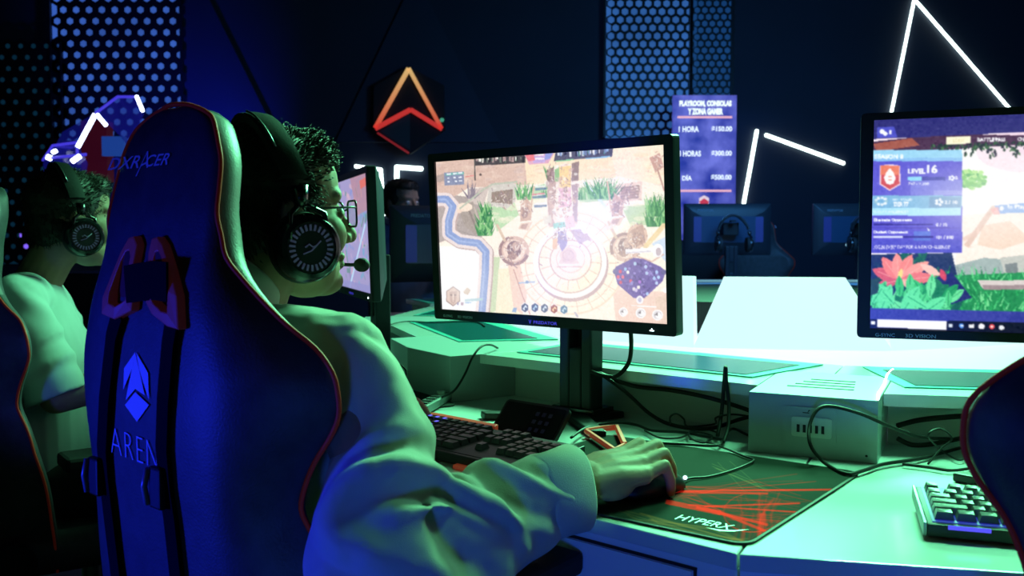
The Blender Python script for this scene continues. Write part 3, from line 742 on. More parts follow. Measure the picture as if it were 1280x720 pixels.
    for x, y, c in ((655, 478, (206, 60, 90)), (648, 496, (214, 70, 100)), (664, 496, (220, 80, 110)), (656, 514, (190, 60, 90)), (690, 510, (200, 60, 90)), (740, 462, (170, 190, 236)), (776, 480, (150, 176, 236)), (782, 497, (160, 190, 240)), (768, 500, (150, 180, 236)), (776, 516, (170, 190, 240)), (704, 452, (160, 190, 230)), (672, 470, (140, 180, 230)), (743, 484, (160, 180, 230)), (745, 552, (150, 180, 236)), (700, 536, (210, 200, 220)), (680, 480, (240, 236, 230)), (716, 530, (240, 230, 220)), (694, 516, (120, 110, 190)), (720, 512, (150, 90, 200)), (708, 540, (190, 170, 220))):
        p.ell(x, y, 5, 6, c)
    p.ell(638, 478, 8, 9, (78, 70, 126)); p.ell(800, 480, 9, 9, (78, 70, 126)); p.ell(720, 572, 12, 14, (238, 232, 240)); p.ell(720, 572, 6, 8, (176, 170, 200))
    p.line([(672, 412), (762, 406)], 15, (250, 246, 250)); p.line([(674, 416), (758, 410)], 5, (200, 190, 206)); p.ell(780, 408, 18, 22, (246, 242, 248)); p.ell(782, 412, 9, 14, (176, 156, 166)); p.ell(806, 540, 9, 9, (250, 248, 250))
    # skill icons and buttons
    for x, y, c, d in ((338, 598, (44, 56, 80), (196, 214, 232)), (371, 598, (34, 50, 84), (150, 190, 220)), (403, 600, (44, 58, 82), (190, 210, 226)), (435, 602, (120, 44, 40), (244, 190, 130)), (468, 604, (44, 84, 124), (170, 206, 228))):
        hx = [(x + 15 * cos(pi / 6 + k * pi / 3), y + 18 * sin(pi / 6 + k * pi / 3)) for k in range(6)]
        p.poly(hx, (226, 220, 216)); p.poly([(x + (a - x) * .84, y + (b - y) * .84) for a, b in hx], c); p.poly([(x - 8, y + 4), (x + 2, y - 9), (x + 8, y - 2), (x - 2, y + 9)], d); p.ell(x + 2, y + 3, 3, 4, c)
    for x, y, r in ((665, 612, 15), (723, 616, 17), (779, 622, 18)):
        p.ell(x, y, r, r, (250, 246, 248)); p.ell(x, y, r * .78, r * .78, (206, 200, 206)); p.ell(x + 3, y + 2, r * .5, r * .5, (250, 246, 248)); p.poly([(x - r * .6, y), (x, y - r * .5), (x + 1, y + 3)], (110, 100, 106))
    p.poly([(294, 612), (300, 598), (312, 598), (308, 614)], (120, 150, 190)); p.poly([(500, 612), (506, 612), (518, 628), (510, 630)], (160, 156, 176)); p.line([(690, 590), (775, 596)], 3, (250, 246, 248))
    hx = [(99 + 27 * cos(pi / 6 + k * pi / 3), 560 + 34 * sin(pi / 6 + k * pi / 3)) for k in range(6)]
    p.poly(hx, (128, 96, 90)); p.poly([(99 + (a - 99) * .86, 560 + (b - 560) * .86) for a, b in hx], (198, 158, 140)); p.poly([(86, 545), (112, 543), (108, 578), (99, 586), (90, 578)], (160, 118, 106)); p.ell(93, 556, 4, 3, (90, 62, 58)); p.ell(106, 556, 4, 3, (90, 62, 58)); p.line([(99, 552), (99, 580)], 3, (226, 190, 170))
    p.poly([(132, 545), (146, 530), (158, 540), (148, 556), (136, 552)], (186, 156, 130)); p.line([(138, 574), (194, 570)], 9, (150, 186, 196)); p.line([(138, 582), (160, 581)], 4, (110, 150, 200)); p.rect(112, 580, 118, 590, (110, 100, 140)); p.rect(124, 580, 134, 590, (150, 120, 140))
    p.noise([(0, 0), (900, 0), (900, 720), (0, 720)], 5, 3)
    p.blur(1)
    p.wash((530, 340), 150, 90, (255, 250, 244), .42); p.wash((470, 560), 160, 60, (255, 246, 240), .3); p.wash((120, 520), 70, 60, (255, 255, 255), .5)
    p.a = 255 * (np.clip(p.a, 0, 255) / 255) ** .74 * 1.05
    return p

def paint_lobby(center, yaw, tilt):
    w, h = 560, 316
    p = Paint(w, h, px_to_screen(center, yaw, tilt, w, h), (252, 244, 240))
    R = random.Random(9)
    p.poly([(1080, 140), (1400, 120), (1400, 240), (1080, 250)], (246, 226, 236))
    p.ell(1235, 225, 60, 46, (255, 250, 246)); p.ell(1280, 190, 60, 26, (240, 206, 226), .6)
    p.poly([(1195, 270), (1400, 250), (1400, 330), (1195, 340)], (252, 236, 222)); p.poly([(1228, 282), (1262, 276), (1290, 300), (1250, 312), (1222, 306)], (236, 190, 160), .6); p.line([(1208, 308), (1236, 268), (1242, 260)], 7, (214, 170, 150), .8); p.line([(1204, 300), (1224, 288)], 5, (226, 186, 168), .8)
    # hanging leaves and branch along the top
    p.poly([(1086, 178), (1180, 168), (1300, 170), (1300, 180), (1230, 184), (1150, 190), (1086, 192)], (58, 34, 62)); p.poly([(1092, 180), (1140, 173), (1150, 182), (1096, 190)], (150, 74, 62))
    for k in range(170):
        x = R.uniform(1165, 1300); y = 180 + R.random() ** 2 * 15 - (x - 1165) * .03; p.petal(x, y, R.uniform(4, 8), R.uniform(2, 4), R.uniform(.6, 2.4), R.choice([(24, 48, 40), (36, 76, 48), (30, 30, 50), (54, 96, 60), (20, 34, 40)]))
    # floating green island
    for k in range(70):
        a = R.random() * 6.28; r = R.random() ** .5; p.ell(1215 + 17 * r * cos(a), 224 + 12 * r * sin(a), 3.2, 2.2, R.choice([(88, 180, 76), (120, 206, 96), (60, 150, 70), (160, 226, 120)]))
    p.ell(1252, 222, 14, 6, (255, 240, 246))
    # garden: wall, log, grass
    p.poly([(1175, 336), (1230, 322), (1280, 326), (1400, 318), (1400, 400), (1180, 400)], (150, 170, 168)); p.poly([(1250, 322), (1300, 316), (1300, 345), (1256, 345)], (186, 190, 182)); p.poly([(1256, 330), (1272, 328), (1272, 342), (1258, 344)], (110, 120, 124))
    for k in range(7): p.line([(1180 + 17 * k, 333), (1184 + 17 * k, 350)], 1.2, (110, 128, 130))
    p.poly([(1085, 318), (1190, 316), (1210, 400), (1084, 400)], (24, 40, 84))
    p.poly([(1170, 345), (1400, 335), (1400, 410), (1160, 405)], (28, 130, 72))
    for k in range(260):
        x, y = R.uniform(1165, 1300), R.uniform(345, 400); p.poly([(x - 1.4, y), (x + 1.4, y), (x + R.uniform(-8, 8), y - R.uniform(6, 18))], R.choice([(36, 160, 84), (64, 196, 110), (24, 116, 66), (110, 220, 140)]))
    p.poly([(1222, 350), (1300, 350), (1300, 358), (1228, 360)], (212, 200, 196)); p.poly([(1228, 356), (1300, 356), (1300, 361), (1230, 362)], (150, 130, 134))
    p.poly([(1155, 352), (1190, 340), (1215, 372), (1190, 380)], (28, 34, 100))
    # blossom and big leaves
    for k in range(46):
        x, y = R.uniform(1086, 1190), R.uniform(320, 398); p.petal(x, y, R.uniform(12, 26), R.uniform(4, 9), R.uniform(-2.9, -.3), R.choice([(14, 62, 66), (18, 84, 70), (22, 46, 84), (26, 104, 76)]))
    for a_, L, W_, c in ((-2.75, 36, 15, (214, 84, 98)), (-2.2, 36, 15, (240, 118, 116)), (-1.65, 34, 15, (250, 140, 132)), (-1.1, 36, 15, (244, 126, 120)), (-.55, 44, 15, (250, 150, 140)), (-.1, 46, 15, (232, 108, 112)), (2.9, 28, 12, (206, 80, 98)), (.35, 40, 13, (246, 170, 158))):
        p.petal(1124, 350, L, W_, a_, c); p.line([(1124, 350), (1124 + L * .8 * cos(a_), 350 + L * .8 * sin(a_))], .8, (255, 190, 176), .7)
    p.petal(1124, 349, 14, 6, -1.3, (255, 214, 120)); p.petal(1150, 330, 30, 10, .5, (250, 190, 176)); p.petal(1176, 336, 16, 8, 1.2, (206, 60, 86))
    for k in range(64):
        x, y = R.uniform(1088, 1186), R.uniform(366, 400); a_ = R.uniform(-2.8, -.4); L = R.uniform(14, 34)
        p.petal(x, y, L, L * .38, a_, R.choice([(30, 150, 84), (52, 190, 104), (96, 226, 146), (22, 112, 70), (70, 206, 122)])); p.line([(x, y), (x + L * .9 * cos(a_), y + L * .9 * sin(a_))], .7, (16, 100, 60), .8)
    for x, y, L, a_ in ((1100, 392, 40, -1.2), (1126, 394, 44, -1.0), (1150, 394, 40, -.6), (1118, 380, 36, -2.3), (1090, 380, 26, -1.0), (1158, 384, 30, -2.6)):
        p.petal(x, y, L, L * .42, a_, (88, 226, 150)); p.line([(x, y), (x + L * .9 * cos(a_), y + L * .9 * sin(a_))], .9, (30, 150, 90))
    p.poly([(1086, 350), (1100, 346), (1098, 366), (1086, 370)], (30, 60, 60))
    # header
    p.poly([(1080, 138), (1400, 118), (1400, 160), (1080, 175)], (36, 36, 104)); p.poly([(1097, 159.5), (1118, 158.5), (1122, 172), (1097, 173)], (66, 70, 190)); p.ell(1103, 165, 3.2, 3, (240, 244, 255)); p.ell(1107, 167.5, 3, 2.6, (240, 244, 255)); p.rect(1112, 163.5, 1115, 168, (240, 244, 255))
    p.poly([(1183, 172), (1213.5, 170.5), (1213.5, 179.5), (1183, 181.5)], (250, 244, 206)); p.text('LOBBY', 1192, 173.6, 1206, 178.2, (226, 214, 160), .02); p.text('BATTLE PASS', 1222, 172.4, 1257, 177.4, (250, 250, 255), .05); p.text('CHALLENGES', 1272, 171.8, 1306, 176.8, (250, 250, 255), .05)
    p.poly([(1243, 257), (1300, 252), (1300, 265), (1250, 267)], (104, 150, 222)); p.text('In Playlist', 1260, 255.5, 1292, 263, (245, 250, 255), .03); p.ell(1252, 260.5, 2.4, 3, (245, 250, 255)); p.poly([(1238, 262), (1248, 258), (1250, 268), (1242, 268)], (236, 130, 130), .7)
    # season panel
    def Q(x0, y0, x1, y1, c, al=1.):
        def m(x, y): return (1080 + x / 5.143, 180 + y / 5.143)
        p.poly([m(x0, y0), m(x1, y0), m(x1, y1), m(x0, y1)], c, al)
    def T(t, x0, y0, x1, y1, c=(246, 250, 255), b=.045): p.text(t, 1080 + x0 / 5.143, 180 + y0 / 5.143, 1080 + x1 / 5.143, 180 + y1 / 5.143, c, b)
    Q(44, 40, 632, 700, (74, 70, 200)); Q(46, 40, 632, 108, (140, 206, 240)); Q(46, 90, 632, 112, (120, 180, 236)); Q(300, 230, 630, 330, (104, 112, 220), .7); Q(450, 300, 630, 330, (140, 150, 236), .6)
    T('SEASON 8', 70, 68, 255, 98, (236, 248, 255)); T('LEVEL', 286, 160, 396, 192); T('16', 406, 134, 474, 190)
    Q(284, 212, 522, 236, (40, 44, 150)); Q(284, 212, 370, 236, (120, 206, 244)); T('747 / 2,100', 286, 248, 418, 268, (236, 244, 255), .03); T('2', 588, 208, 604, 228)
    for k in range(5): p.ell(1080 + (564 + 14 * cos(k * 1.257)) / 5.143, 180 + (220 + 12 * sin(k * 1.257)) / 5.143, 1.5, 1.5, (236, 244, 255))
    bd = [(104, 140), (168, 132), (234, 140), (236, 262), (168, 302), (104, 262)]
    m5 = lambda q, s=1., c=(168, 216): [(1080 + (c[0] + (a - c[0]) * s) / 5.143, 180 + (c[1] + (b - c[1]) * s) / 5.143) for a, b in q]
    p.poly(m5(bd), (240, 206, 220)); p.poly(m5(bd, .9), (200, 60, 70)); p.poly(m5([(108, 140), (230, 140), (230, 200), (108, 200)]), (232, 110, 84)); p.poly(m5([(168, 156), (192, 186), (206, 220), (190, 256), (168, 262), (146, 256), (130, 220), (144, 186)]), (255, 246, 244)); p.line(m5([(156, 210), (180, 210)]), 1.2, (232, 150, 130)); p.line(m5([(156, 232), (180, 232)]), 1.2, (232, 150, 130))
    Q(46, 332, 630, 412, (104, 168, 214)); Q(46, 412, 624, 460, (158, 222, 246)); Q(420, 340, 626, 408, (84, 130, 180), .8)
    for k in range(9): p.ell(1080 + (112 + 34 * cos(k * .7)) / 5.143, 180 + (368 + 22 * sin(k * .7)) / 5.143, 2.2, 1.6, R.choice([(226, 240, 246), (140, 190, 210), (200, 226, 236)]))
    T('NEXT REWARD', 188, 350, 312, 366, (200, 232, 250), .03); T('TIER 77', 190, 374, 288, 402); T('2 / 10', 518, 362, 602, 388); T('DAILY CHALLENGES', 66, 428, 286, 444, (214, 242, 252), .02)
    for k in range(5): p.ell(1080 + (484 + 18 * cos(k * 1.257)) / 5.143, 180 + (374 + 16 * sin(k * 1.257)) / 5.143, 1.9, 1.9, (236, 244, 255))
    Q(44, 460, 624, 700, (72, 66, 200)); Q(44, 536, 622, 542, (60, 50, 170)); Q(44, 615, 620, 700, (64, 64, 190)); Q(320, 560, 430, 620, (70, 130, 220), .5)
    T('Eliminate Opponents', 64, 478, 310, 502); Q(64, 512, 446, 522, (36, 30, 130)); T('0 / 10', 464, 508, 536, 530); T('Outlast Opponents', 62, 556, 284, 580); Q(62, 592, 446, 604, (36, 30, 130)); Q(62, 590, 252, 602, (206, 214, 244)); T('101 / 300', 464, 588, 576, 610); T('LOGIN EVERY DAY FOR A NEW CHALLENGE!', 60, 650, 556, 674, (226, 226, 250), .02)
    p.poly([(1159, 284), (1163, 288), (1160.5, 289)], (250, 250, 255))
    # bottom strips and taskbar
    p.poly([(1080, 384.5), (1300, 390), (1300, 420), (1080, 420)], (46, 52, 150)); p.poly([(1262, 389), (1300, 390), (1300, 404), (1262, 402)], (40, 46, 140)); p.poly([(1080, 398), (1300, 403.5), (1300, 425), (1080, 425)], (10, 12, 34))
    p.rect(1089.5, 400.8, 1094, 404.8, (240, 246, 255)); p.poly([(1097, 398.6), (1183, 400.8), (1183, 411.6), (1097, 408.6)], (254, 254, 255)); p.rect(1186, 404.2, 1191, 408.3, (210, 224, 240))
    p.ell(1202, 406.8, 3, 3, (70, 130, 226)); p.rect(1201, 406, 1204.5, 407.4, (230, 240, 255)); p.rect(1211, 404.8, 1218, 409.6, (236, 238, 240)); p.poly([(1223, 405.5), (1227, 403.6), (1231, 405.8), (1230, 410.6), (1224, 410.6)], (240, 240, 244)); p.ell(1240, 407.8, 3.2, 3.2, (232, 70, 80)); p.ell(1240, 407.8, 1.3, 1.3, (250, 240, 230)); p.ell(1252, 409, 3.6, 2.8, (230, 234, 240))
    p.noise([(1080, 130), (1400, 130), (1400, 430), (1080, 430)], 4, 3)
    p.blur(1); p.wash((1240, 250), 110, 60, (255, 252, 250), .5)
    p.a = 255 * (np.clip(p.a, 0, 255) / 255) ** .85 * 1.04
    return p

def paint_side():
    """second monitor: pale bluish battle scene"""
    p = Paint(240, 135, lambda q: (q[0] * 240, q[1] * 135), (168, 160, 206)); R = random.Random(2)
    for k in range(140):
        x, y = R.random(), R.random(); a = R.uniform(0, 3); L = R.uniform(.03, .14)
        p.line([(x, y), (x + L * cos(a), y + L * sin(a))], R.uniform(.01, .045), R.choice([(196, 176, 214), (132, 150, 214), (226, 186, 200), (110, 176, 206), (150, 136, 186), (90, 150, 130)]), .6)
    p.poly([(.55, 0), (1, 0), (1, .3), (.7, .34)], (190, 140, 150), .7); p.line([(.4, 1), (.9, .42)], .03, (190, 220, 250)); p.poly([(.8, .05), (1, .03), (1, .1), (.82, .12)], (226, 120, 110)); p.poly([(0, .93), (1, .93), (1, 1), (0, 1)], (150, 150, 206), .8)
    return p

m_screen = attr_mat('screen picture', 1.0, .3)
m_screenoff = mat('dark switched-off screen', (.008, .012, .02), .15)

def rrect(w, h, r=.006, n=3):
    o = []
    for cx, cz, a in ((w - r, h - r, 0), (-w + r, h - r, 90), (-w + r, -h + r, 180), (w - r, -h + r, 270)):
        o += [(cx + r * cos(radians(a + 90 * i / n)), cz + r * sin(radians(a + 90 * i / n))) for i in range(n + 1)]
    return o

def monitor(center, yaw, tilt, bez, paint, label, deskz=.74, back=False, letters=True, stand_y=.125):
    c = V(center); M = TR((c.x, c.y, deskz), radians(yaw))
    root = empty('monitor', M, label, 'monitor', 'flat gaming monitors on the desks' if not back else 'monitors seen from behind')
    P = Matrix.Translation((0, 0, c.z - deskz)) @ Matrix.Rotation(radians(-tilt), 4, 'X')
    s, t, b = bez; W = SW / 2 + s; T = SH / 2 + t; B = -SH / 2 - b
    cz = (T + B) / 2; hh = (T - B) / 2
    rings = []
    for y, k in ((.0, 0), (.016, 0), (.021, .006), (.044, .05)):
        rings.append([(x, y, z + cz) for x, z in rrect(W - k, hh - k)])
    mb = MB(); mb.loft(rings, True, True, P)
    hb = mb.build('housing', m_blueplastic, root, smooth=True, autosmooth=35)
    fr = MB(); out = rrect(W, hh, .006); inn = rrect(SW / 2, SH / 2, .0006)
    n = len(out)
    vs = [(x, -.006, z + cz) for x, z in out] + [(x, -.006, z) for x, z in inn] + [(x, 0.0, z + cz) for x, z in out] + [(x, -.001, z) for x, z in inn]
    fs = []
    for i in range(n):
        j = (i + 1) % n
        fs += [(i, j, n + j, n + i), (i, 2 * n + i, 2 * n + j, j), (n + i, n + j, 3 * n + j, 3 * n + i)]
    fr.add(vs, fs, P); fr.build('bezel', m_black if not back else m_blueplastic, root)
    if paint is not None:
        me = paint.mesh('screen', SW, SH); me.materials.append(m_screen)
        o = bpy.data.objects.new('screen', me); link(o, root); o.matrix_local = P @ Matrix.Translation((0, -.0012, 0))
    else:
        MB().box((0, -.0008, 0), (SW, .001, SH), P).build('screen', m_screenoff, root)
    zc = c.z - deskz
    # stand: column with a cable hole, neck, base with two feet
    y0 = stand_y; hz = .165
    st = MB()
    for x in (-1, 1): st.box((x * .0265, y0, .16), (.024, .042, .30))
    st.box((0, y0, .075), (.03, .042, .13)); st.box((0, y0 + .004, .26), (.03, .03, .1))
    st.build('column', m_blueplastic, root, bevel=.004)
    MB().box((0, y0 + .012, .175), (.034, .004, .08)).build('column_inset', m_gap, root)
    MB().box((0, (y0 - .02 + .044) / 2 + .005, zc), (.10, y0 - .05, .08)).build('neck', m_black, root, bevel=.004)
    ba = MB(); ba.prism([(-.045, y0 - .035), (-.15, y0 - .13), (-.125, y0 - .145), (0, y0 - .05), (.125, y0 - .145), (.15, y0 - .13), (.045, y0 - .035), (.07, y0 + .05), (-.07, y0 + .05)], 0.0005, .014)
    ba.build('base', m_black, root, bevel=.003)
    MB().prism([(-.05, y0 - .03), (.05, y0 - .03), (.055, y0 + .035), (-.055, y0 + .035)], .014, .024).build('base_collar', m_gloss, root, bevel=.002)
    if back:
        # recessed rear panel with hook
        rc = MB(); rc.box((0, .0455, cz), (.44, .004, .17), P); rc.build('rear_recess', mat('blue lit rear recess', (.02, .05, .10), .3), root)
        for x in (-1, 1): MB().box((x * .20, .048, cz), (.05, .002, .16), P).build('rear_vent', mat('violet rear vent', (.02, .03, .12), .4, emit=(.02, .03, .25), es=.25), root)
        t1 = MB(); add_text(t1, 'PREDATOR', -.20, -.10, cz + .115, cz + .130, 0, .02, M=P @ Matrix.Translation((-.0, .0455, 0)) @ Matrix.Rotation(pi, 4, 'Z') @ Matrix.Translation((0, 0, 0)))
        t1.build('rear_lettering', mat('grey lettering', (.12, .16, .2), .5), root)
        MB().box((0, y0 + .035, zc + .05), (.03, .05, .012)).build('headset_hook', m_black, root)
        MB().ell((.07, .047, cz - .10), (.012, .003, .010), 10, 6, P).build('status_light', emis('pale blue light', srgb((150, 205, 230)), .9), root)
    elif letters:
        zb = -SH / 2 - b * .62
        t1 = MB(); add_text(t1, 'PREDATOR', -.022, .034, zb - .003, zb + .003, -.0065, .02, M=P); add_text(t1, 'V', -.034, -.027, zb - .004, zb + .004, -.0065, .03, M=P)
        t1.build('brand_lettering', emis('violet lettering', srgb((70, 66, 215)), .9), root)
        t2 = MB(); add_text(t2, 'G-SYNC', -.258, -.232, zb - .0025, zb + .0025, -.0065, .01, M=P); add_text(t2, '3D VISION', -.218, -.178, zb - .0025, zb + .0025, -.0065, .01, M=P)
        t2.build('sticker_lettering', mat('silver lettering', (.35, .4, .5), .4), root)
        MB().box((.236, -.0066, zb), (.008, .001, .0012), P).box((.236, -.0066, zb + .0015), (.0012, .001, .004), P).build('power_led', m_led_glint, root)
    return root

S1 = ((.0555, 1.7217, 1.098), 40.1, -3.2)
S2 = ((.768, 1.249, 1.111), 20.0, -2.0)
S0 = ((-.441, 2.546, 1.106), 70.0, -2.0)
monitor(*S1, (.018, .0165, .020), paint_battle(*S1), 'centre monitor showing a bright stone arena with a purple minimap')
monitor(*S2, (.0175, .010, .013), paint_lobby(*S2), 'right monitor showing a purple season panel and garden scene', stand_y=.16)
monitor(*S0, (.018, .0165, .020), paint_side(), 'second monitor seen almost edge-on beyond the bespectacled player', stand_y=.08)
monitor((1.40, 6.06, 1.16), 180, 0, (.018, .0165, .02), None, 'rear-facing monitor with hung headset in front of the price board', back=True)
monitor((2.24, 6.06, 1.16), 180, 0, (.018, .0165, .02), None, 'rear-facing monitor with hung headset beside the right screen', back=True)
monitor((-.27, 4.15, 1.075), 157.6, 0, (.018, .0165, .02), None, 'rear-facing monitor hiding the lower face of the person in the dark shirt', back=True)

# ------------------------------------------------------------------ mouse mats
def mouse_mat(M, label, picture):
    W, D = .45, .42
    root = empty('mouse_mat', M, label, 'mouse mat', 'black gaming mouse mats')
    MB().prism(rrect(W / 2, D / 2, .022, 6), .0005, .0032).build('stitched_base', m_dark, root)
    if picture:
        inv = M.inverted()
        def fn(p):
            q = inv @ onz(p[0], p[1], .7445); return ((q.x / W + .5) * 560, (.5 - q.y / D) * 522)
        p = Paint(560, 522, fn, (34, 42, 37)); R = random.Random(4)
        red = (240, 26, 18)
        for k in range(26):   # fine orange fibres
            y = R.uniform(600, 650); p.line([(845 + R.uniform(-8, 20), 606 + R.uniform(0, 18)), (900 + R.uniform(0, 60), y), (985 + R.uniform(0, 40), y + R.uniform(-14, 20))], R.uniform(.6, 1.6), red, R.uniform(.12, .35))
        for a, b, w in (((838, 613), (1046, 611), 2.4), ((832, 626), (900, 640), 6), ((900, 640), (960, 664), 3.5), ((860, 630), (1010, 640), 2), ((870, 633), (960, 655), 3.5), ((880, 632), (1000, 628), 2.2), ((840, 614), (960, 616), 2.6)):
            p.line([a, b], w, red, .75)
        for k in range(24):
            x = R.uniform(925, 965); p.line([(x + R.uniform(-12, 25), 612 + R.uniform(0, 15)), (x, 642), (x - R.uniform(-6, 14), 682 - R.uniform(0, 10))], R.uniform(.6, 2.0), red, R.uniform(.12, .4))
        p.poly([(949, 640), (957, 640), (953, 676), (946, 678)], red, .55); p.poly([(928, 650), (934, 648), (930, 676), (924, 680)], red, .35)
        for k in range(8):
            a0 = R.uniform(0, 3); p.line([(940 + 36 * cos(a0 + i * .3), 640 + 24 * sin(a0 + i * .3)) for i in range(7)], .8, red, .5)
        for k in range(10): p.line([(760 + R.uniform(0, 60), 640 + R.uniform(-4, 10)), (850 + R.uniform(0, 60), 665 + R.uniform(-8, 12)), (935, 680 + R.uniform(-8, 3))], R.uniform(.5, 2.2), (150, 84, 50), R.uniform(.25, .5))
        for k in range(6): p.line([(885 + R.uniform(-10, 40), 575 + R.uniform(0, 10)), (930 + R.uniform(0, 40), 606 + R.uniform(0, 8))], .6, (150, 110, 70), .35)
        p.blur(2)
        me = p.mesh('printed_top', W, D, 'xy')
        # trim the corners to the mat's rounded outline
        bm = bmesh.new(); bm.from_mesh(me); r = .024
        kill = [v for v in bm.verts if (abs(v.co.x) > W / 2 - .004 or abs(v.co.y) > D / 2 - .004) or (abs(v.co.x) > W / 2 - r and abs(v.co.y) > D / 2 - r and hypot(abs(v.co.x) - W / 2 + r, abs(v.co.y) - D / 2 + r) > r - .004)]
        bmesh.ops.delete(bm, geom=kill, context='VERTS'); bm.to_mesh(me); bm.free()
        mm = attr_mat('printed mat cloth', .22, .95, lit=True, spec=.04)
        nt = mm.node_tree; b = nt.nodes['Principled BSDF']; a = [n for n in nt.nodes if n.type == 'ATTRIBUTE'][0]
        sep = nt.nodes.new('ShaderNodeSeparateColor'); sub = nt.nodes.new('ShaderNodeMath'); sub.operation = 'SUBTRACT'; sub.use_clamp = True
        nt.links.new(a.outputs['Color'], sep.inputs[0]); nt.links.new(sep.outputs['Red'], sub.inputs[0]); nt.links.new(sep.outputs['Green'], sub.inputs[1])
        ml = nt.nodes.new('ShaderNodeMath'); ml.operation = 'MULTIPLY'; ml.inputs[1].default_value = .40
        nt.links.new(sub.outputs[0], ml.inputs[0]); nt.links.new(ml.outputs[0], b.inputs['Emission Strength']); nt.links.new(a.outputs['Color'], b.inputs['Emission Color'])  # red print glows slightly, its light put into the material
        me.materials.append(mm)
        o = bpy.data.objects.new('printed_top', me); link(o, root); o.location = (0, 0, .0035)
        # lettering
        vs, fs, asp = text_mesh('HYPERX', .0, .75); tb = MB()
        def L(a, b):
            u = 843 + (919 - 843) * a; v = 648.0 + 15.0 * a - 7.0 * b; u += 0
            q = inv @ onz(u, v, .7447); return (q.x, q.y, .0041)
        tb.add([L(a, b) for a, b in vs], fs)
        sw = [(882, 658.5), (900, 661.5), (918, 662), (937, 661), (918, 663.6), (900, 663.3)]
        tb.add([tuple((inv @ onz(u, v, .7447)).to_2d()) + (.0041,) for u, v in sw], [tuple(range(len(sw)))])
        tl = [(914, 660), (918, 660), (922, 666), (921.5, 668)]
        tb.build('brand_lettering', mat('white print', (.8, .85, .82), .6), root, recalc=False)
    else:
        MB().prism(rrect(W / 2 - .004, D / 2 - .004, .02, 6), .0032, .0038).build('printed_top', mat('plain dark mat cloth', (.03, .035, .03), .9), root)
    return root
MP1 = TR((.2176, 1.3426, .74), radians(37.4))
mouse_mat(MP1, 'black mouse mat with red light streaks under the player\'s right hand', True)
rot = TR((CX, CY, 0), radians(71.5)) @ TR((CX, CY, 0), radians(41.5)).inverted()
MP0 = Matrix.Translation((.088, -.02, 0)) @ rot @ MP1
mouse_mat(MP0, 'plain dark mouse mat far left under the small control box', False)

# ------------------------------------------------------------------ keyboards
m_key1 = mat('black keycap', (.018, .02, .022), .4, spec=.5)
m_key_lit = mat('keycap lightened as if lit', (.13, .14, .14), .25, spec=.6)  # black keys painted greyer to imitate green light on their tops
def keycap(w, d=.0165, m=None):
    mb = MB(); a, b, h = w / 2, d / 2, .0085; k = .0025
    mb.add([(-a, -b, 0), (a, -b, 0), (a, b, 0), (-a, b, 0), (-a + k, -b + k, h), (a - k, -b + k, h), (a - k, b - k * .6, h), (-a + k, b - k * .6, h), (0, 0, h - .0008)],
           [(0, 1, 5, 4), (1, 2, 6, 5), (2, 3, 7, 6), (3, 0, 4, 7), (4, 5, 8), (5, 6, 8), (6, 7, 8), (7, 4, 8)])
    me = mb.mesh('key'); me.materials.append(m); return me
def keyboard(M, label, full, mkey, glow):
    U = .019; cols = 22.6 if full else 15
    W = cols * U + .014; D = 6.3 * U + .026 if full else 6.2 * U + .02
    root = empty('keyboard', M, label, 'keyboard', 'mechanical gaming keyboards')
    T = Matrix.Translation((0, 0, .012)) @ Matrix.Rotation(radians(4), 4, 'X')
    MB().box((0, 0, .004), (W, D, .016), T).build('case', m_black, root, bevel=.002)
    for s in (-1, 1): MB().box((s * (W / 2 + .0022), 0, .005), (.004, D - .002, .017), T).build('end_plate', m_steel, root, bevel=.001)
    MB().box((0, .002, .0124), (W - .012, D - .012, .001), T).build('backlight_plate', glow, root)
    rows = []
    main = [[1] + [-.4] + [1] * 12 , [1] * 13 + [1.6], [1.5] + [1] * 12 + [1.1], [1.75] + [1] * 11 + [1.85], [2.25] + [1] * 10 + [2.35], [1.25, 1.25, 1.25, 5.6, 1.25, 1.25, 1.25, 1.5]]
    nav = [[1, 1, 1], [1, 1, 1], [1, 1, 1], [], [-1, 1], [1, 1, 1]]; num = [[], [1, 1, 1, 1], [1, 1, 1, 1], [1, 1, 1], [1, 1, 1, 1], [2, 1]]
    cache = {}; left = 99
    for r in range(6):
        y = (2.62 - r) * U + (.004 if r == 0 else 0) - .002
        for blk, x0 in ((main[r], 0), (nav[r] if full else [], 15.0), (num[r] if full else [], 18.4)):
            x = x0
            for k in blk:
                if k < 0: x -= k; continue
                if left > 0:
                    left -= 1
                    if k not in cache: cache[k] = keycap(k * U - .002, m=mkey)
                    o = bpy.data.objects.new('key', cache[k]); link(o, root)
                    o.matrix_local = T @ Matrix.Translation((-W / 2 + .008 + (x + k / 2) * U, y, .0135))
                x += k
    return root, W, D, T
glow1 = mat('dim violet backlight', (.01, .01, .02), .6, emit=(.10, .08, 1.), es=.0)
KB1 = TR((-.100, 1.528, .7405), radians(43))
k1, W1, D1, T1 = keyboard(KB1, 'full size black keyboard under the player\'s left hand', True, m_key1, glow1)
ibk = KB1.inverted()
for x in range(8):   # lit key legends at the left end
    for y in range(5):
        if (x * 3 + y) % 5 != 4 and x + y < 10: MB().box((-W1 / 2 + .008 + .019 * (x + .5) + .004 * y, (2.62 - y) * .019 - .002 + (.004 if y == 0 else 0), .0222), (.006, .0065, .0006), T1).build('key_legend', m_ledv, k1)
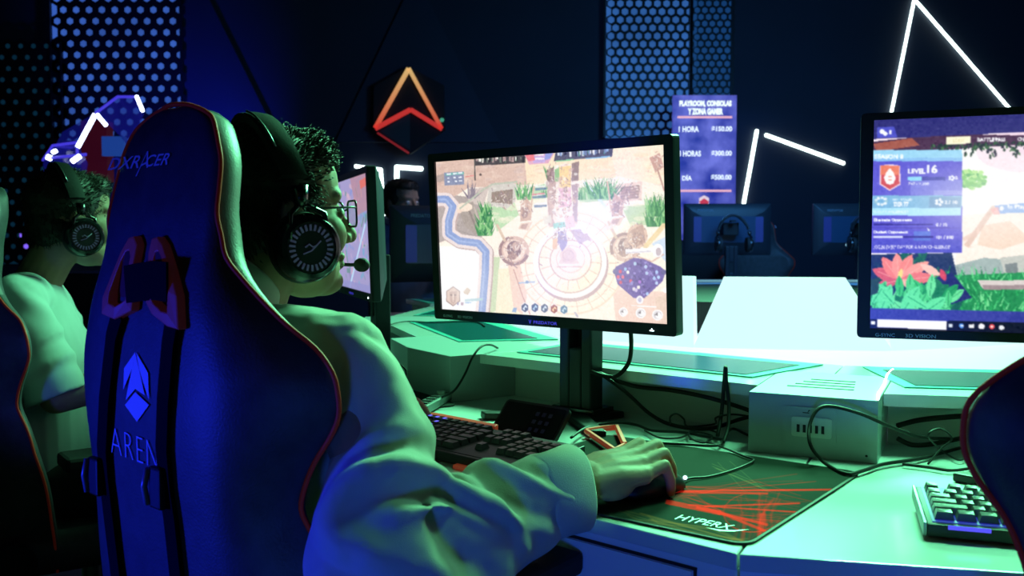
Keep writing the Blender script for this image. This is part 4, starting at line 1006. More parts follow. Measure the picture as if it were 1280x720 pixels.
def redframe(root, W, D, loops):
    MB().prism([(-W / 2 + .06, D / 2 + .001), (-W / 2 + .25, D / 2 + .001), (-W / 2 + .24, D / 2 + .020), (-W / 2 + .08, D / 2 + .020)], .001, .033).build('red_bar', m_redplastic, root, bevel=.002)
    MB().prism([(W / 2 - .13, -D / 2 - .012), (W / 2 - .03, -D / 2 - .012), (W / 2 - .02, -D / 2 + .02), (W / 2 - .14, -D / 2 + .02)], .0005, .006).build('red_bar', m_redplastic, root, bevel=.001)
redframe(k1, W1, D1, True)
lp = [ibk @ onz(u, v, .752) for u, v in ((733, 539), (750, 536), (771, 534), (781, 556))] + [ibk @ onz(768, 563, .752)]
lb = MB(); lb.tube([lp[0], lp[1], lp[2], lp[3]], .0055, 6); lb.tube([lp[0], lp[0].lerp(lp[4], .5), lp[4]], .0050, 6); lb.tube([lp[4], lp[3]], .004, 6)
tag(lb.build('stand_loop', m_redplastic, k1), 'red angular frame loop behind the keyboard')
KB2 = TR((0, 0, .7405), radians(14)); 
a2 = onz(1144, 606, .755); b2 = onz(1170, 672, .748)
W2 = 15 * .019 + .014
KB2 = Matrix.Translation((.648, 1.086, .7405)) @ Matrix.Rotation(-radians(18), 4, 'Z')
k2, W2, D2, T2 = keyboard(KB2, 'compact keyboard with keys lightened as if lit and violet glow on the right desk', False, m_key_lit, emis('violet backlight', srgb((52, 46, 210)), .5))
MB().prism([(-W2 / 2 + .004, D2 / 2 - .006), (W2 / 2, D2 / 2 - .006), (W2 / 2, D2 / 2 + .012), (-W2 / 2 + .004, D2 / 2 + .002)], .0005, .024).build('red_bar', m_redplastic, k2, bevel=.002)
for x in (-.105, -.02, .06): MB().box((x, -D2 / 2 - .0006, .010), (.045, .001, .005), T2).build('front_glow_strip', emis('violet strip', srgb((80, 70, 240)), 1.2), k2)

# ------------------------------------------------------------------ mouse
def mouse():
    yaw = atan2(.77, .63)
    M = TR((.188, 1.258, .7448), yaw)
    root = empty('computer_mouse', M, 'black mouse gripped by the player\'s right hand on the red-streaked mat', 'mouse')
    rings = []
    for k in range(13):
        t = k / 12; y = -.062 + .124 * t
        w = .031 * (1 - abs(2 * t - .95) ** 3.2 * .45) * (.35 if k in (0, 12) else 1); h = .036 * sin(pi * min(max(t * .86 + .10, 0), 1)) ** .8
        h = max(h, .006)
        rings.append([(w * cos(a), y, .002 + h * max(sin(a), 0) ** .7 if sin(a) > 0 else .002) for a in [2 * pi * j / 20 for j in range(20)]])
    MB().loft(rings).build('shell', m_black, root, smooth=True)
    MB().tube([(-.004, .036, .029), (.004, .036, .029)], .009, 14).build('scroll_wheel', m_dark, root)
    MB().ell((.012, .0615, .012), (.0032, .003, .003), 10, 6).build('front_light', emis('soft led', (.6, .8, 1.), 2.5), root)
mouse()

# ------------------------------------------------------------------ phone, control box
def phone():
    M = Matrix.Translation((.0148, 1.629, .7415)) @ Matrix.Rotation(-radians(43), 4, 'Z') @ Matrix.Rotation(radians(-42), 4, 'X')
    root = empty('phone', M, 'dark smartphone propped on its long edge behind the keyboard', 'phone')
    MB().plate([(a, b + .036) for a, b in rrect(.076, .036, .009, 4)], 0, .008).build('body', m_black, root)
    MB().plate([(a, b + .036) for a, b in rrect(.071, .031, .004, 2)], -.0006, 0).build('display', m_gloss, root)
    R = random.Random(3)
    for r in range(3):
        for c in range(3):
            MB().box((.012 + .015 * c, -.0009, .018 + .016 * r), (.008, .0004, .008)).build('icon', emis('dim blue icon', srgb((10, 15, 40)), .25), root)
phone()
def control_box():
    p = onz(541, 506, .748); q = onz(527, 514, .748); d = onz(556, 498, .748) - q
    M = TR((p.x, p.y, .7440), atan2(d.x, d.y))
    root = empty('control_box', M, 'small headset control box on the far left mouse mat', 'control box')
    MB().box((0, 0, .009), (.034, .17, .017)).build('casing', mat('grey plastic casing', (.10, .11, .11), .4), root, bevel=.003)
    for k in range(4): MB().box((0, -.06 + .026 * k, .0185), (.02, .012, .003)).build('button', m_gap, root)
    MB().lathe([(.009, .0175), (.009, .024), (.007, .025)], 16, Matrix.Translation((0, .055, 0))).build('dial', mat('pale dial', (.4, .44, .42), .3), root)
control_box()

# ------------------------------------------------------------------ cables
def smooth_path(pts, n=6):
    pts = [V(p) for p in pts]; out = []
    for i in range(len(pts) - 1):
        p0, p1, p2, p3 = pts[max(i - 1, 0)], pts[i], pts[i + 1], pts[min(i + 2, len(pts) - 1)]
        for k in range(n):
            t = k / n
            out.append(.5 * ((2 * p1) + (p2 - p0) * t + (2 * p0 - 5 * p1 + 4 * p2 - p3) * t * t + (3 * p1 - p0 - 3 * p2 + p3) * t ** 3))
    return out + [pts[-1]]
m_cable = mat('black cable', (.006, .007, .007), .55, spec=.25)
def cable(pts, r, label, m=m_cable):
    q = [onz(p[0], p[1], p[2]) if p[2] < 1.0 else at(p[0], p[1], p[2] - 10) for p in pts]
    for k in q: k.z = max(k.z, .7405 + r)
    o0 = q[0].copy()
    mb = MB(); mb.tube([p - o0 for p in smooth_path(q)], r, 8)
    o = mb.build('cable', m, None, smooth=True); o.location = o0
    return tag(o, label, 'cable', 'black cables on the desks')
D_ = 10  # a third value above 1 means depth + 10
cable([(844, 604, .752), (862, 598, .747), (885, 596, .746), (915, 588, .746), (942, 576, .747), (930, 570, .747), (905, 560, .747), (885, 553, .747), (862, 549, .747)], .0017, 'thin mouse cable looping across the red-streaked mat')
cable([(788, 408, 11.72), (789, 435, 11.74), (785, 455, 11.75), (770, 470, 11.76), (748, 468, 11.77), (726, 457, 11.80)], .0042, 'thick black cable hanging from the centre monitor in a loop')
cable([(748, 466, 11.79), (790, 482, 11.76), (840, 488, 11.74), (885, 497, 11.70), (925, 509, 11.66), (960, 522, 11.62)], .0042, 'thick black cable running right from the monitor stand above the desk')
cable([(752, 468, 11.77), (782, 490, 11.76), (812, 517, 11.74), (840, 531, .747), (885, 536, .747), (925, 524, 11.68), (960, 516, 11.62)], .0036, 'black cable sagging from the monitor stand down to the desk')
cable([(904, 553, .747), (910, 535, 11.58), (911, 505, 11.60), (908, 478, 11.60), (907, 459, 11.60), (905, 480, 11.62), (902, 515, 11.62), (897, 545, .75)], .0034, 'black cable standing up in a narrow loop above the mat')
cable([(714, 547, .755), (735, 534, .752), (770, 528, .749), (795, 531, .747), (815, 538, .747), (850, 540, .747), (880, 545, .747), (905, 550, .747)], .0025, 'keyboard cable curving past the monitor base')
cable([(806, 538, .747), (825, 547, .747), (850, 547, .747), (868, 540, .748), (890, 545, .747), (880, 553, .747), (864, 548, .749), (862, 540, .749), (880, 536, .749), (898, 541, .747)], .0018, 'thin tangled cable coil left of the power box')
cable([(838, 530, .747), (838, 521, 11.66), (846, 517, 11.66), (855, 524, 11.66), (860, 533, .747), (893, 530, .747), (895, 522, 11.62), (915, 518, 11.62), (940, 521, 11.62)], .0018, 'thin curled cable near the riser behind the hand')
cable([(815, 553, .747), (850, 555, .747), (895, 557, .747), (903, 551, .748), (915, 536, .747), (935, 544, .747), (955, 550, .747)], .0024, 'black cable lying along the back edge of the mat')
cable([(1200, 549, 11.50), (1150, 546, 11.46), (1110, 532, 11.42), (1075, 517, 11.42), (1040, 508, 11.43), (1022, 512, 11.43), (1012, 532, 11.42), (1013, 556, 11.40), (1030, 578, .748), (1058, 592, .747), (1080, 588, .747), (1105, 580, .747), (1150, 573, .747), (1200, 560, .747)], .0028, 'black cable looping up over the front of the USB power box')
cable([(1122, 532, 11.52), (1150, 525, 11.53), (1190, 521, 11.53), (1230, 519, 11.53)], .0046, 'thick black cable on the riser right of the power box')
cable([(1122, 548, 11.50), (1140, 556, 11.50), (1165, 555, 11.50), (1200, 548, 11.50)], .004, 'thick black cable low behind the right power box side')
cable([(1128, 580, .746), (1160, 584, .746), (1190, 588, .746), (1220, 584, .746)], .0024, 'black cable lying on the desk above the right keyboard')
cable([(1160, 580, .747), (1175, 562, 11.42), (1190, 548, 11.42), (1175, 536, 11.43), (1160, 545, 11.42), (1180, 565, .75), (1200, 575, .747), (1212, 566, .75)], .0016, 'thin tangled cable right of the power box')
cable([(622, 435, .845), (613, 431, 12.04), (602, 433, 12.0), (591, 446, 11.97), (581, 468, 11.95), (568, 488, 11.93), (552, 497, .762)], .0024, 'black cable bending over the shelf edge down to the control box')
cable([(478, 409, .846), (505, 402, .846), (540, 403, .846), (575, 402, .846), (597, 403, .846), (606, 408, .846)], .0018, 'thin cable lying along the glass shelf left of the centre monitor')
cable([(478, 456, 12.1), (496, 454, 12.1), (507, 463, 12.1), (505, 475, .75), (492, 482, .747), (480, 481, .747)], .0020, 'thin cable loop under the shelf beside the player\'s shoulder')
# ------------------------------------------------------------------ gaming chair
def interp(tab, z):
    for (a, p), (b, q) in zip(tab, tab[1:]):
        if a <= z <= b:
            t = (z - a) / (b - a) if b > a else 0
            t = t * t * (3 - 2 * t) * .5 + t * .5
            return p + (q - p) * t
    return tab[0][1] if z < tab[0][0] else tab[-1][1]
W_T = [(.42, .24), (.50, .255), (.58, .268), (.66, .268), (.72, .252), (.765, .228), (.79, .222), (.83, .236), (.87, .262), (.905, .277), (.94, .274), (.975, .245), (1.01, .205), (1.04, .172), (1.07, .150), (1.10, .142), (1.14, .136), (1.18, .130), (1.21, .118), (1.235, .095), (1.25, .062), (1.256, .03)]
B_T = [(.42, .15), (.72, .155), (.85, .16), (.95, .155), (1.02, .135), (1.07, .124), (1.15, .118), (1.2, .108), (1.235, .086), (1.25, .055), (1.256, .024)]
FP_T = [(.42, .12), (.6, .11), (.72, .09), (.79, .075), (.9, .10), (.96, .09), (1.02, .05), (1.07, .02), (1.12, .008), (1.3, .004)]
SD_T = [(.42, .010), (.9, .008), (1.0, .009), (1.04, .018), (1.085, .035), (1.2, .036), (1.235, .03), (1.256, .012)]
YB_T = [(.42, .03), (.72, .012), (.9, 0), (1.0, .004), (1.1, .022), (1.2, .040), (1.256, .052)]
MC1 = TR((-.46, 1.13, 0), radians(43))
def chair_px(u, v, z_guess=None):
    inv = MC1.inverted(); o = inv @ V((0, 0, CAM_H)); d = (inv.to_3x3() @ ray(u, v))
    y = 0.
    for _ in range(6):
        t = (y - o.y) / d.y; q = o + d * t; y = interp(YB_T, q.z)
    return q.x, q.z
def make_chair(label):
    root = empty('gaming_chair', Matrix.Identity(4), label, 'chair', 'black racing-style gaming chairs with red piping')
    zs = [.42, .46, .50, .54, .58, .62, .66, .69, .72, .745, .765, .785, .81, .84, .87, .895, .92, .945, .97, .995, 1.02, 1.045, 1.07, 1.095, 1.12, 1.15, 1.18, 1.2, 1.22, 1.235, 1.246, 1.256]
    rings = []; pipeR = []; pipeL = []; side = []
    for z in zs:
        w, b, fp, sd, yb = (interp(T, z) for T in (W_T, B_T, FP_T, SD_T, YB_T))
        h = [(0, 0), (b * .5, 0), (b - .006, 0), (b + (w - b) * .3, fp * .12), (b + (w - b) * .65, fp * .42), (b + (w - b) * .9, fp * .8), (w, fp), (w + .001, fp + sd * .5), (w - .010, fp + sd), (w - .045 if w > .15 else w - .03, fp + sd + .008), (w - .06 if w > .15 else w * .55, fp * .6 + sd + .03), (w * .4, .055 + fp * .25), (0, .05 + fp * .2)]
        ring = [(x, y + yb, z) for x, y in h] + [(-x, y + yb, z) for x, y in h[-2:0:-1]]
        rings.append(ring); pipeR.append((w + .002, fp + yb - .001, z)); pipeL.append((-w - .002, fp + yb - .001, z))
    mb = MB(); mb.loft(rings)
    n = len(rings[0]); k = 0
    for i in range(len(zs) - 1):
        for j in range(n):
            if zs[i] >= 1.02 and j in (6, 7, n - 7, n - 8): mb.m[k] = 1
            k += 1
    back = mb.build('backrest', [m_leather, m_leather2], root, smooth=True, sub=1)
    path = pipeR + [(.0, interp(YB_T, 1.256), 1.2585)] + pipeL[::-1]
    MB().tube(smooth_path(path, 3), .0029, 8).build('piping', m_redpipe, back, smooth=True)
    def BY(z): return interp(YB_T, z)
    # belt slots in the upper back: trim frames, hollows, webbing
    def slot(pts_px, name='slot_trim'):
        pts = [chair_px(*q) for q in pts_px]; c = (sum(p[0] for p in pts) / len(pts), sum(p[1] for p in pts) / len(pts))
        inn = [(c[0] + (x - c[0]) * .55, c[1] + (z - c[1]) * .66) for x, z in pts]; m = len(pts)
        mb = MB(); vs = []
        for P_, dy in ((pts, .000), (pts, -.010), (inn, -.012), (inn, .006)):
            vs += [(x, BY(z) + dy, z) for x, z in P_]
        fs = []
        for l in range(3):
            for i in range(m):
                j = (i + 1) % m; fs.append((l * m + i, l * m + j, (l + 1) * m + j, (l + 1) * m + i))
        mb.add(vs, fs); t = mb.build(name, m_dimred, back, bevel=.002)
        MB().plate([(x, z) for x, z in inn], BY(c[1]) - .004, BY(c[1]) + .004).build('slot_hollow', mat('dark red hollow', (.10, .004, .004), .35), t)
    slot([(137, 372), (136, 392), (152, 399), (174, 388), (175, 378), (172, 352), (181, 306), (177, 295), (170, 297), (160, 315)])
    slot([(192, 378), (199, 392), (219, 408), (233, 412), (231, 370), (222, 335), (213, 306), (206, 296), (199, 298), (195, 315)])
    def strip(px, w, dy, name, parent):
        pts = [chair_px(*q) for q in px]; mb = MB(); rings = []
        for i, (x, z) in enumerate(pts):
            x2, z2 = pts[min(i + 1, len(pts) - 1)]; x1, z1 = pts[max(i - 1, 0)]
            L = hypot(x2 - x1, z2 - z1) or 1; nx, nz = -(z2 - z1) / L, (x2 - x1) / L
            y = BY(z) + dy
            rings.append([(x + nx * w / 2, y, z + nz * w / 2), (x - nx * w / 2, y, z - nz * w / 2), (x - nx * w / 2, y + .003, z - nz * w / 2), (x + nx * w / 2, y + .003, z + nz * w / 2)])
        mb.loft(rings); return mb.build(name, m_strap, parent)
    strip([(172, 355), (190, 352), (208, 350), (224, 352)], .046, -.016, 'pillow_band', back)
    for px, bk in (([(154, 392), (146, 420), (137, 500), (134, 560), (137, 600), (143, 650), (152, 725), (158, 790)], (129, 592)), ([(222, 400), (217, 430), (211, 500), (209, 560), (213, 610), (219, 650), (227, 725), (233, 790)], (206, 606))):
        s = strip(px, .027, -.008, 'strap', back)
        x, z = chair_px(*bk); b = MB(); b.box((x + .006, BY(z) - .012, z), (.028, .010, .05)); b.build('buckle', m_black, s, bevel=.003)
        b = MB(); b.tube([(x - .006, BY(z) - .018, z + .022), (x - .012, BY(z) - .02, z), (x - .008, BY(z) - .018, z - .022)], .004, 8); b.build('buckle_bar', mat('violet lit plastic', (.2, .22, .35), .3), s, smooth=True)
    # lettering on the headrest, emblem and word on the back panel
    def onback(u, v, dy=-.002):
        x, z = chair_px(u, v); return (x, BY(z) + dy, z)
    def word(t, corners, bold, shear, name, m, space=1.):
        vs, fs, _ = text_mesh(t, bold, shear, space); (a, b, c, d) = corners  # TL TR BR BL in px
        mb = MB(); mb.add([onback((1 - x) * ((1 - y) * d[0] + y * a[0]) + x * ((1 - y) * c[0] + y * b[0]), (1 - x) * ((1 - y) * d[1] + y * a[1]) + x * ((1 - y) * c[1] + y * b[1])) for x, y in vs], fs)
        return mb.build(name, m, back, recalc=False)
    word('DXR', ((139, 198), (178, 194), (175, 210), (136, 213)), .01, .25, 'headrest_lettering', m_print)
    word('A', ((176, 189), (189, 189), (187, 209), (171, 221)), -.01, .3, 'headrest_lettering', m_print)
    word('CER', ((186, 194), (215, 191), (211, 206), (183, 209)), .01, .25, 'headrest_lettering', m_print)
    word('ARENA', ((139, 533), (216, 560), (216, 592), (141, 565)), -.022, 0, 'back_lettering', m_print, 1.15)
    for pts in ([(171, 440), (157, 460), (156, 487), (168, 458)], [(172, 440), (187, 466), (188, 500), (176, 462)], [(171, 441), (183, 494), (171, 486), (159, 500), (157, 492)][:4] + [(162, 484)], [(171, 490), (188, 506), (173, 527), (158, 506)]):
        mb = MB(); mb.add([onback(*q) for q in pts], [tuple(range(len(pts)))]); mb.build('back_emblem', m_print2, back, recalc=False)
    # seat
    rings = []
    for y, z0, z1, w in ((.03, .41, .47, .23), (.06, .40, .485, .25), (.2, .40, .48, .26), (.4, .40, .485, .265), (.52, .405, .49, .255), (.56, .42, .475, .24)):
        rings.append([(-w, y, z0), (0, y, z0), (w, y, z0), (w + .01, y, (z0 + z1) / 2 + .02), (w - .02, y, z1 + .04), (w - .09, y, z1), (0, y, z1 - .005), (-w + .09, y, z1), (-w + .02, y, z1 + .04), (-w - .01, y, (z0 + z1) / 2 + .02)])
    seat = MB().loft(rings).build('seat', m_leather, root, smooth=True, sub=1)
    for s in (-1, 1):
        a = MB().tube([(s * .27, .25, .43), (s * .34, .25, .45), (s * .345, .27, .55), (s * .345, .28, .665)], .019, 10).build('armrest', m_black, root, smooth=True)
        MB().prism([(s * .345 - .045, .14), (s * .345 + .045, .14), (s * .345 + .05, .30), (s * .345 + .038, .40), (s * .345 - .038, .40), (s * .345 - .05, .30)], .665, .695).build('armrest_pad', m_dark, a, bevel=.008)
    MB().lathe([(.028, .12), (.028, .30), (.02, .30), (.02, .40)], 20, Matrix.Translation((0, .28, 0))).build('gas_lift', m_steel, root, smooth=True, autosmooth=40)
    MB().box((0, .28, .395), (.2, .26, .02)).build('seat_plate', m_black, root, bevel=.004)
    st = MB()
    for k in range(5):
        a = 2 * pi * k / 5 + .3; d = V((cos(a), sin(a), 0)); c = V((0, .28, 0))
        st.tube([c + V((0, 0, .11)), c + d * .16 + V((0, 0, .105)), c + d * .31 + V((0, 0, .085))], [.036, .028, .02], 10)
    sb = st.build('star_base', m_black, root, smooth=True)
    for k in range(5):
        a = 2 * pi * k / 5 + .3; c = V((.315 * cos(a), .28 + .315 * sin(a), .032)); t = V((-sin(a), cos(a), 0))
        MB().tube([c - t * .026, c - t * .006], .031, 16).tube([c + t * .006, c + t * .026], .031, 16).tube([c, c + V((0, 0, .055))], .007, 8).build('caster', m_dark, sb, smooth=True, autosmooth=40)
    MB().tube([(.24, .06, .46), (.275, .06, .46)], .045, 18).build('recline_hinge', m_black, root, smooth=True, autosmooth=40)
    return root
chair1 = make_chair('black gaming chair in the foreground under the bespectacled player, lilac emblem on its back')
chair1.matrix_world = MC1
def chair_copy(M, label):
    c = copy_tree(chair1); c['label'] = label; c.matrix_world = M; return c
c0 = chair_copy(TR((-1.245, 2.063, -.0), radians(52)), 'black gaming chair at the left edge under the player in a white shirt')
for o in [x for x in COL.objects if x.parent == c0 and not x.name.startswith(('star_base', 'gas_lift'))]: o.location.z -= .045
chair_copy(TR((.665, .69, 0), radians(12)), 'empty black gaming chair at the right edge, closest to the lit keyboard')
chair_copy(TR((1.86, 7.1, 0), radians(188)), 'far gaming chair seen between the two rear-facing monitors')

# ------------------------------------------------------------------ people
def head_M(pos, yaw, pitch=0., roll=0.):
    return TR(pos, radians(yaw), radians(pitch), radians(roll)) @ Matrix.Scale(.95, 4)
def head_shapes(mb, M):
    e = lambda c, r: mb.ell(c, r, 20, 14, M)
    e((0, -.018, .045), (.076, .097, .086)); e((0, .025, -.02), (.066, .068, .085)); e((0, .015, .05), (.071, .075, .075))
    e((0, .038, -.072), (.053, .05, .045)); e((0, .062, -.094), (.030, .034, .022)); e((0, .066, .034), (.056, .024, .020))
    for s in (-1, 1):
        e((s * .040, .052, -.025), (.027, .034, .034)); e((s * .042, .025, -.068), (.016, .036, .026)); e((s * .075, -.008, -.004), (.009, .020, .032)); e((s * .079, -.012, .008), (.007, .016, .018))
        e((s * .012, .099, -.030), (.009, .010, .009)); e((s * .031, .078, .005), (.015, .010, .008))
    mb.limb([(0, .086, .018), (0, .098, -.004), (0, .111, -.026)], [.009, .010, .0125], 12, M)
    e((0, .088, -.057), (.023, .011, .008)); e((0, .087, -.069), (.020, .011, .009))
def hand_shapes(mb, M, s, curl=1.):
    """local: y towards the fingertips, x to the right, z up, palm down; s = 1 right hand, -1 left hand"""
    X = lambda p: (s * p[0], p[1], p[2])
    fx = (-.031, -.0105, .0105, .029); ky = (.090, .096, .090, .079); ln = (1., 1.08, 1., .82); rad = (.0098, .0100, .0095, .0084); kz = (.012, .016, .013, .006)
    for x, y, l, r, z in zip(fx, ky, ln, rad, kz):
        mb.limb([X((x * .55, .0, 0)), X((x * .8, y * .5, z * .7 + .002)), X((x, y, z))], [.0175, .0150, .0122], 12, M)
        sp = 1.12
        mb.limb([X((x, y, z)), X((x * sp, y + .040 * l, z + .012 * curl)), X((x * sp * 1.02, y + .058 * l, z - .010 * curl)), X((x * sp * 1.0, y + .064 * l, z - .028 * curl))], [r * 1.12, r, r * .92, r * .8], 12, M)
        mb.ell(X((x, y, z + .002)), (.0115, .012, .0115), 12, 8, M)
    mb.ell(X((-.020, .035, -.010)), (.018, .030, .016), 14, 10, M); mb.ell(X((.022, .034, -.008)), (.016, .034, .016), 14, 10, M); mb.ell(X((0, .05, -.004)), (.034, .045, .013), 14, 10, M)
    mb.limb([X((-.020, .018, -.006)), X((-.043, .050, -.010)), X((-.051, .080, -.017)), X((-.046, .102, -.026))], [.015, .0125, .0105, .0082], 12, M)
def sleeve(path, rad, folds=None, seg=40, n=70, sag=0., ridge=0.):
    """closed cloth tube along a path with soft folds; folds = (t, amplitude, width, slope, phi0)"""
    P = smooth_path(path, 12); L = [0]
    for a, b in zip(P, P[1:]): L.append(L[-1] + (b - a).length)
    def pos(t):
        s = t * L[-1]
        for i in range(len(P) - 1):
            if L[i + 1] >= s: return P[i].lerp(P[i + 1], (s - L[i]) / max(L[i + 1] - L[i], 1e-6))
        return P[-1].copy()
    rings = []
    for i in range(n):
        t = i / (n - 1); c = pos(t); d = (pos(min(t + .03, 1)) - pos(max(t - .03, 0))).normalized()
        up = V((0, 0, 1)) - d * d.z
        if up.length < .15: up = V((1, 0, 0)) - d * d.x
        up.normalize(); sd = d.cross(up)
        r0 = interp(rad, t); ring = []
        for k in range(seg):
            ph = 2 * pi * k / seg - pi   # 0 = top
            r = r0
            if folds:
                for (tk, A, wd, sl, p0) in folds:
                    dp = (ph - p0 + pi) % (2 * pi) - pi
                    x = (t - tk - sl * dp * dp * .5 - sl * .4 * dp) / wd
                    r += A * (exp(-x * x) - .55 * exp(-(x - 1.7) ** 2)) * max(0, cos(dp * .55)) ** 1.3
            if ridge: r += ridge * sin(4 * ph + 2.5 * t) * sin(pi * min(t * 2.0, 1))
            v = up * cos(ph) + sd * sin(ph)
            if sag: r += sag * max(0, -cos(ph)) * sin(pi * min(max((t - .3) / .7, 0), 1)) ** .7
            ring.append(tuple(c + v * r))
        rings.append(ring)
    return rings
def torso_rings(sp, seg=28):
    """sp: list of (centre, half width along right, half depth along forward, right, forward)"""
    return [[tuple(c + R * (rx * cos(2 * pi * k / seg)) + F * (ry * sin(2 * pi * k / seg))) for k in range(seg)] for c, rx, ry, R, F in sp]

def hair_mesh(M, tufts, lump, seed, fringe=1.):
    mb = MB()
    mb.ell((0, -.020, .052), (.082, .100, .083), 24, 16, M); mb.ell((0, -.055, -.010), (.070, .058, .062), 20, 12, M); mb.ell((0, .045, .088), (.062, .044, .036 * fringe), 20, 12, M)
    for s in (-1, 1): mb.ell((s * .066, .004, .030), (.014, .034, .036), 14, 10, M)
    me = fuse(mb, .005, 4)
    R = random.Random(seed); bm = bmesh.new(); bm.from_mesh(me); bm.normal_update()
    Mi = M.inverted()
    for v in bm.verts:
        nz = noise.noise(V(v.co) * 26 + V((seed, 0, 0))); nz2 = noise.noise(V(v.co) * 70)
        v.co += v.normal * (lump * nz + .0025 * nz2)
    bm.normal_update()
    fl = [f for f in bm.faces]; pts = []
    for _ in range(tufts):
        f = R.choice(fl); c = f.calc_center_median(); q = Mi @ c
        if q.y > .06 and q.z < .06: continue
        n = f.normal.copy(); fl_ = M.to_3x3() @ V((R.uniform(-.5, .5), .55, .15 if q.z > .05 else -1.1)); d = (n * R.uniform(.25, .8) + fl_.normalized() * R.uniform(.5, 1.) + V((R.gauss(0, .25), R.gauss(0, .25), R.gauss(0, .25)))).normalized()
        pts.append((c, d, n, R.uniform(.006, .016)))
    for c, d, n, L in pts:
        a = d.cross(n).normalized() * .0012; b = n * .0010
        m = c + d * L * .55 + n * L * .12; t = c + d * L - n * L * .05
        vs = [bm.verts.new(p) for p in (c - n * .003 + a, c - n * .003 - a, c + b, m + a * .8, m - a * .8, m + b, t)]
        for f in ((0, 1, 4, 3), (1, 2, 5, 4), (2, 0, 3, 5), (3, 4, 6), (4, 5, 6), (5, 3, 6)): bm.faces.new([vs[i] for i in f])
    bm.to_mesh(me); bm.free()
    me.polygons.foreach_set('use_smooth', [True] * len(me.polygons))
    return me

def rebase(o, p):
    """move an object's origin without moving its geometry (children are made afterwards)"""
    o.data.transform(Matrix.Translation(-V(p))); o.location = V(p)

def eyes(M, root, base):
    for s in (-1, 1):
        mb = MB(); mb.ell((s * .031, .0785, .007), (.0105, .0105, .0105), 14, 10, M)
        e = mb.build('eye', mat('eye white', (.7, .68, .64), .25), root, smooth=True)
        e.matrix_parent_inverse = root.matrix_world.inverted()
        mb = MB(); mb.ell((s * .031, .0870, .007), (.0045, .003, .0045), 10, 8, M); i = mb.build('iris', m_hair, e, smooth=True)
        i.matrix_parent_inverse = e.matrix_world.inverted()

def child_world(name, me, m, root):
    o = obj_mesh(name, me, m); o.parent = root; o.matrix_parent_inverse = Matrix.Translation(-root.location); return o

# ---- headset ------------------------------------------------------
def headset(M, label, mic=True, detail=True):
    root = empty('headset', M, label, 'headset', 'black over-ear gaming headsets')
    zc = -.040
    arc = [(.098 * sin(a), -.030 * max(cos(a), 0) - .004, zc + .045 + .137 * cos(a)) for a in [radians(-92 + 184 * k / 24) for k in range(25)]]
    def band(off, w, th, a0, a1, name, m, par):
        rings = []
        for x, y, z in arc[a0:a1]:
            c = V((0, -.012, zc + .045)); d = (V((x, y, z)) - c); d.y = 0; d.normalize(); p = V((x, y, z)) + d * off
            rings.append([tuple(p + V((0, -w, 0))), tuple(p + V((0, w, 0))), tuple(p + V((0, w, 0)) + d * th), tuple(p + V((0, 0, 0)) + d * (th * 1.3)), tuple(p + V((0, -w, 0)) + d * th)])
        return MB().loft(rings).build(name, m, par, smooth=True, autosmooth=40)
    b = band(0, .019, .009, 3, 22, 'headband', m_band, root)
    band(-.004, .016, .005, 5, 20, 'headband_pad', m_dark, b)
    MB().tube([(x * 1.06, y - .012, z * 1.0 + .012) for x, y, z in arc[13:20]], .0016, 6).build('band_trim', m_steel, b, smooth=True)
    for s in (-1, 1):
        MX = Matrix.Translation((s * .074, -.002, zc)) @ Matrix.Rotation(radians(90 * s), 4, 'Y')
        cup = MB().lathe([(.03, .002), (.047, .004), (.050, .013), (.047, .022)], 32, MX).build('ear_cushion', m_dark, root, smooth=True, autosmooth=50)
        sh = MB().lathe([(.046, .020), (.048, .024), (.047, .034), (.042, .041), (.036, .0425), (.0355, .040)], 40, MX).build('ear_cup', m_gloss, root, smooth=True, autosmooth=35)
        if detail:
            MB().lathe([(.0345, .0395), (.0345, .0405), (.001, .0405)], 32, MX).build('cup_plate', m_black, sh)
            mb = MB()
            for k in range(26):
                a = 2 * pi * k / 26; R3 = Matrix.Rotation(a, 4, 'Z')
                mb.box((.0275, 0, .0412), (.0085, .0030, .0012), MX @ R3)
            mb.build('ring_marks', m_ring, sh)
            lg = MB()
            lg.tube([(s * .115 + s * .0005, -.014, zc - .008), (s * .1155, -.002, zc - .004), (s * .1155, .012, zc + .009)], .0011, 6)
            lg.tube([(s * .1155, -.011, zc + .001), (s * .1155, -.005, zc + .005), (s * .1155, .0, zc + .001), (s * .1155, .006, zc + .003)], .0011, 6)
            lg.build('cup_logo', m_ring, sh, smooth=True)
        yk = MB()
        yk.tube([(s * .112, -.030, zc + .012), (s * .110, -.028, zc + .046), (s * .100, -.008, zc + .062), (s * .108, .022, zc + .046), (s * .110, .028, zc + .012)], .0042, 8)
        yk.tube([(s * .100, -.008, zc + .055), (s * .0985, -.008, zc + .085)], [.009, .012], 10)
        yk.build('yoke', m_gloss, root, smooth=True)
        if detail:
            for k in range(6): MB().box((s * .103, -.002 + .004 * k, zc + .064 - .0012 * k), (.012, .0022, .003)).build('slider_notch', m_steel, sh) if k % 2 == 0 else None
    if mic:
        bm_ = MB().tube(smooth_path([(-.105, .03, zc - .01), (-.088, .075, zc - .025), (-.045, .118, zc - .032), (.0, .126, zc - .032)], 5), .0028, 8).build('microphone_boom', m_black, root, smooth=True)
        mm = MB(); mm.ell((.010, .125, zc - .032), (.017, .011, .011), 14, 10); mm.build('microphone_foam', m_dark, bm_, smooth=True)
    return root

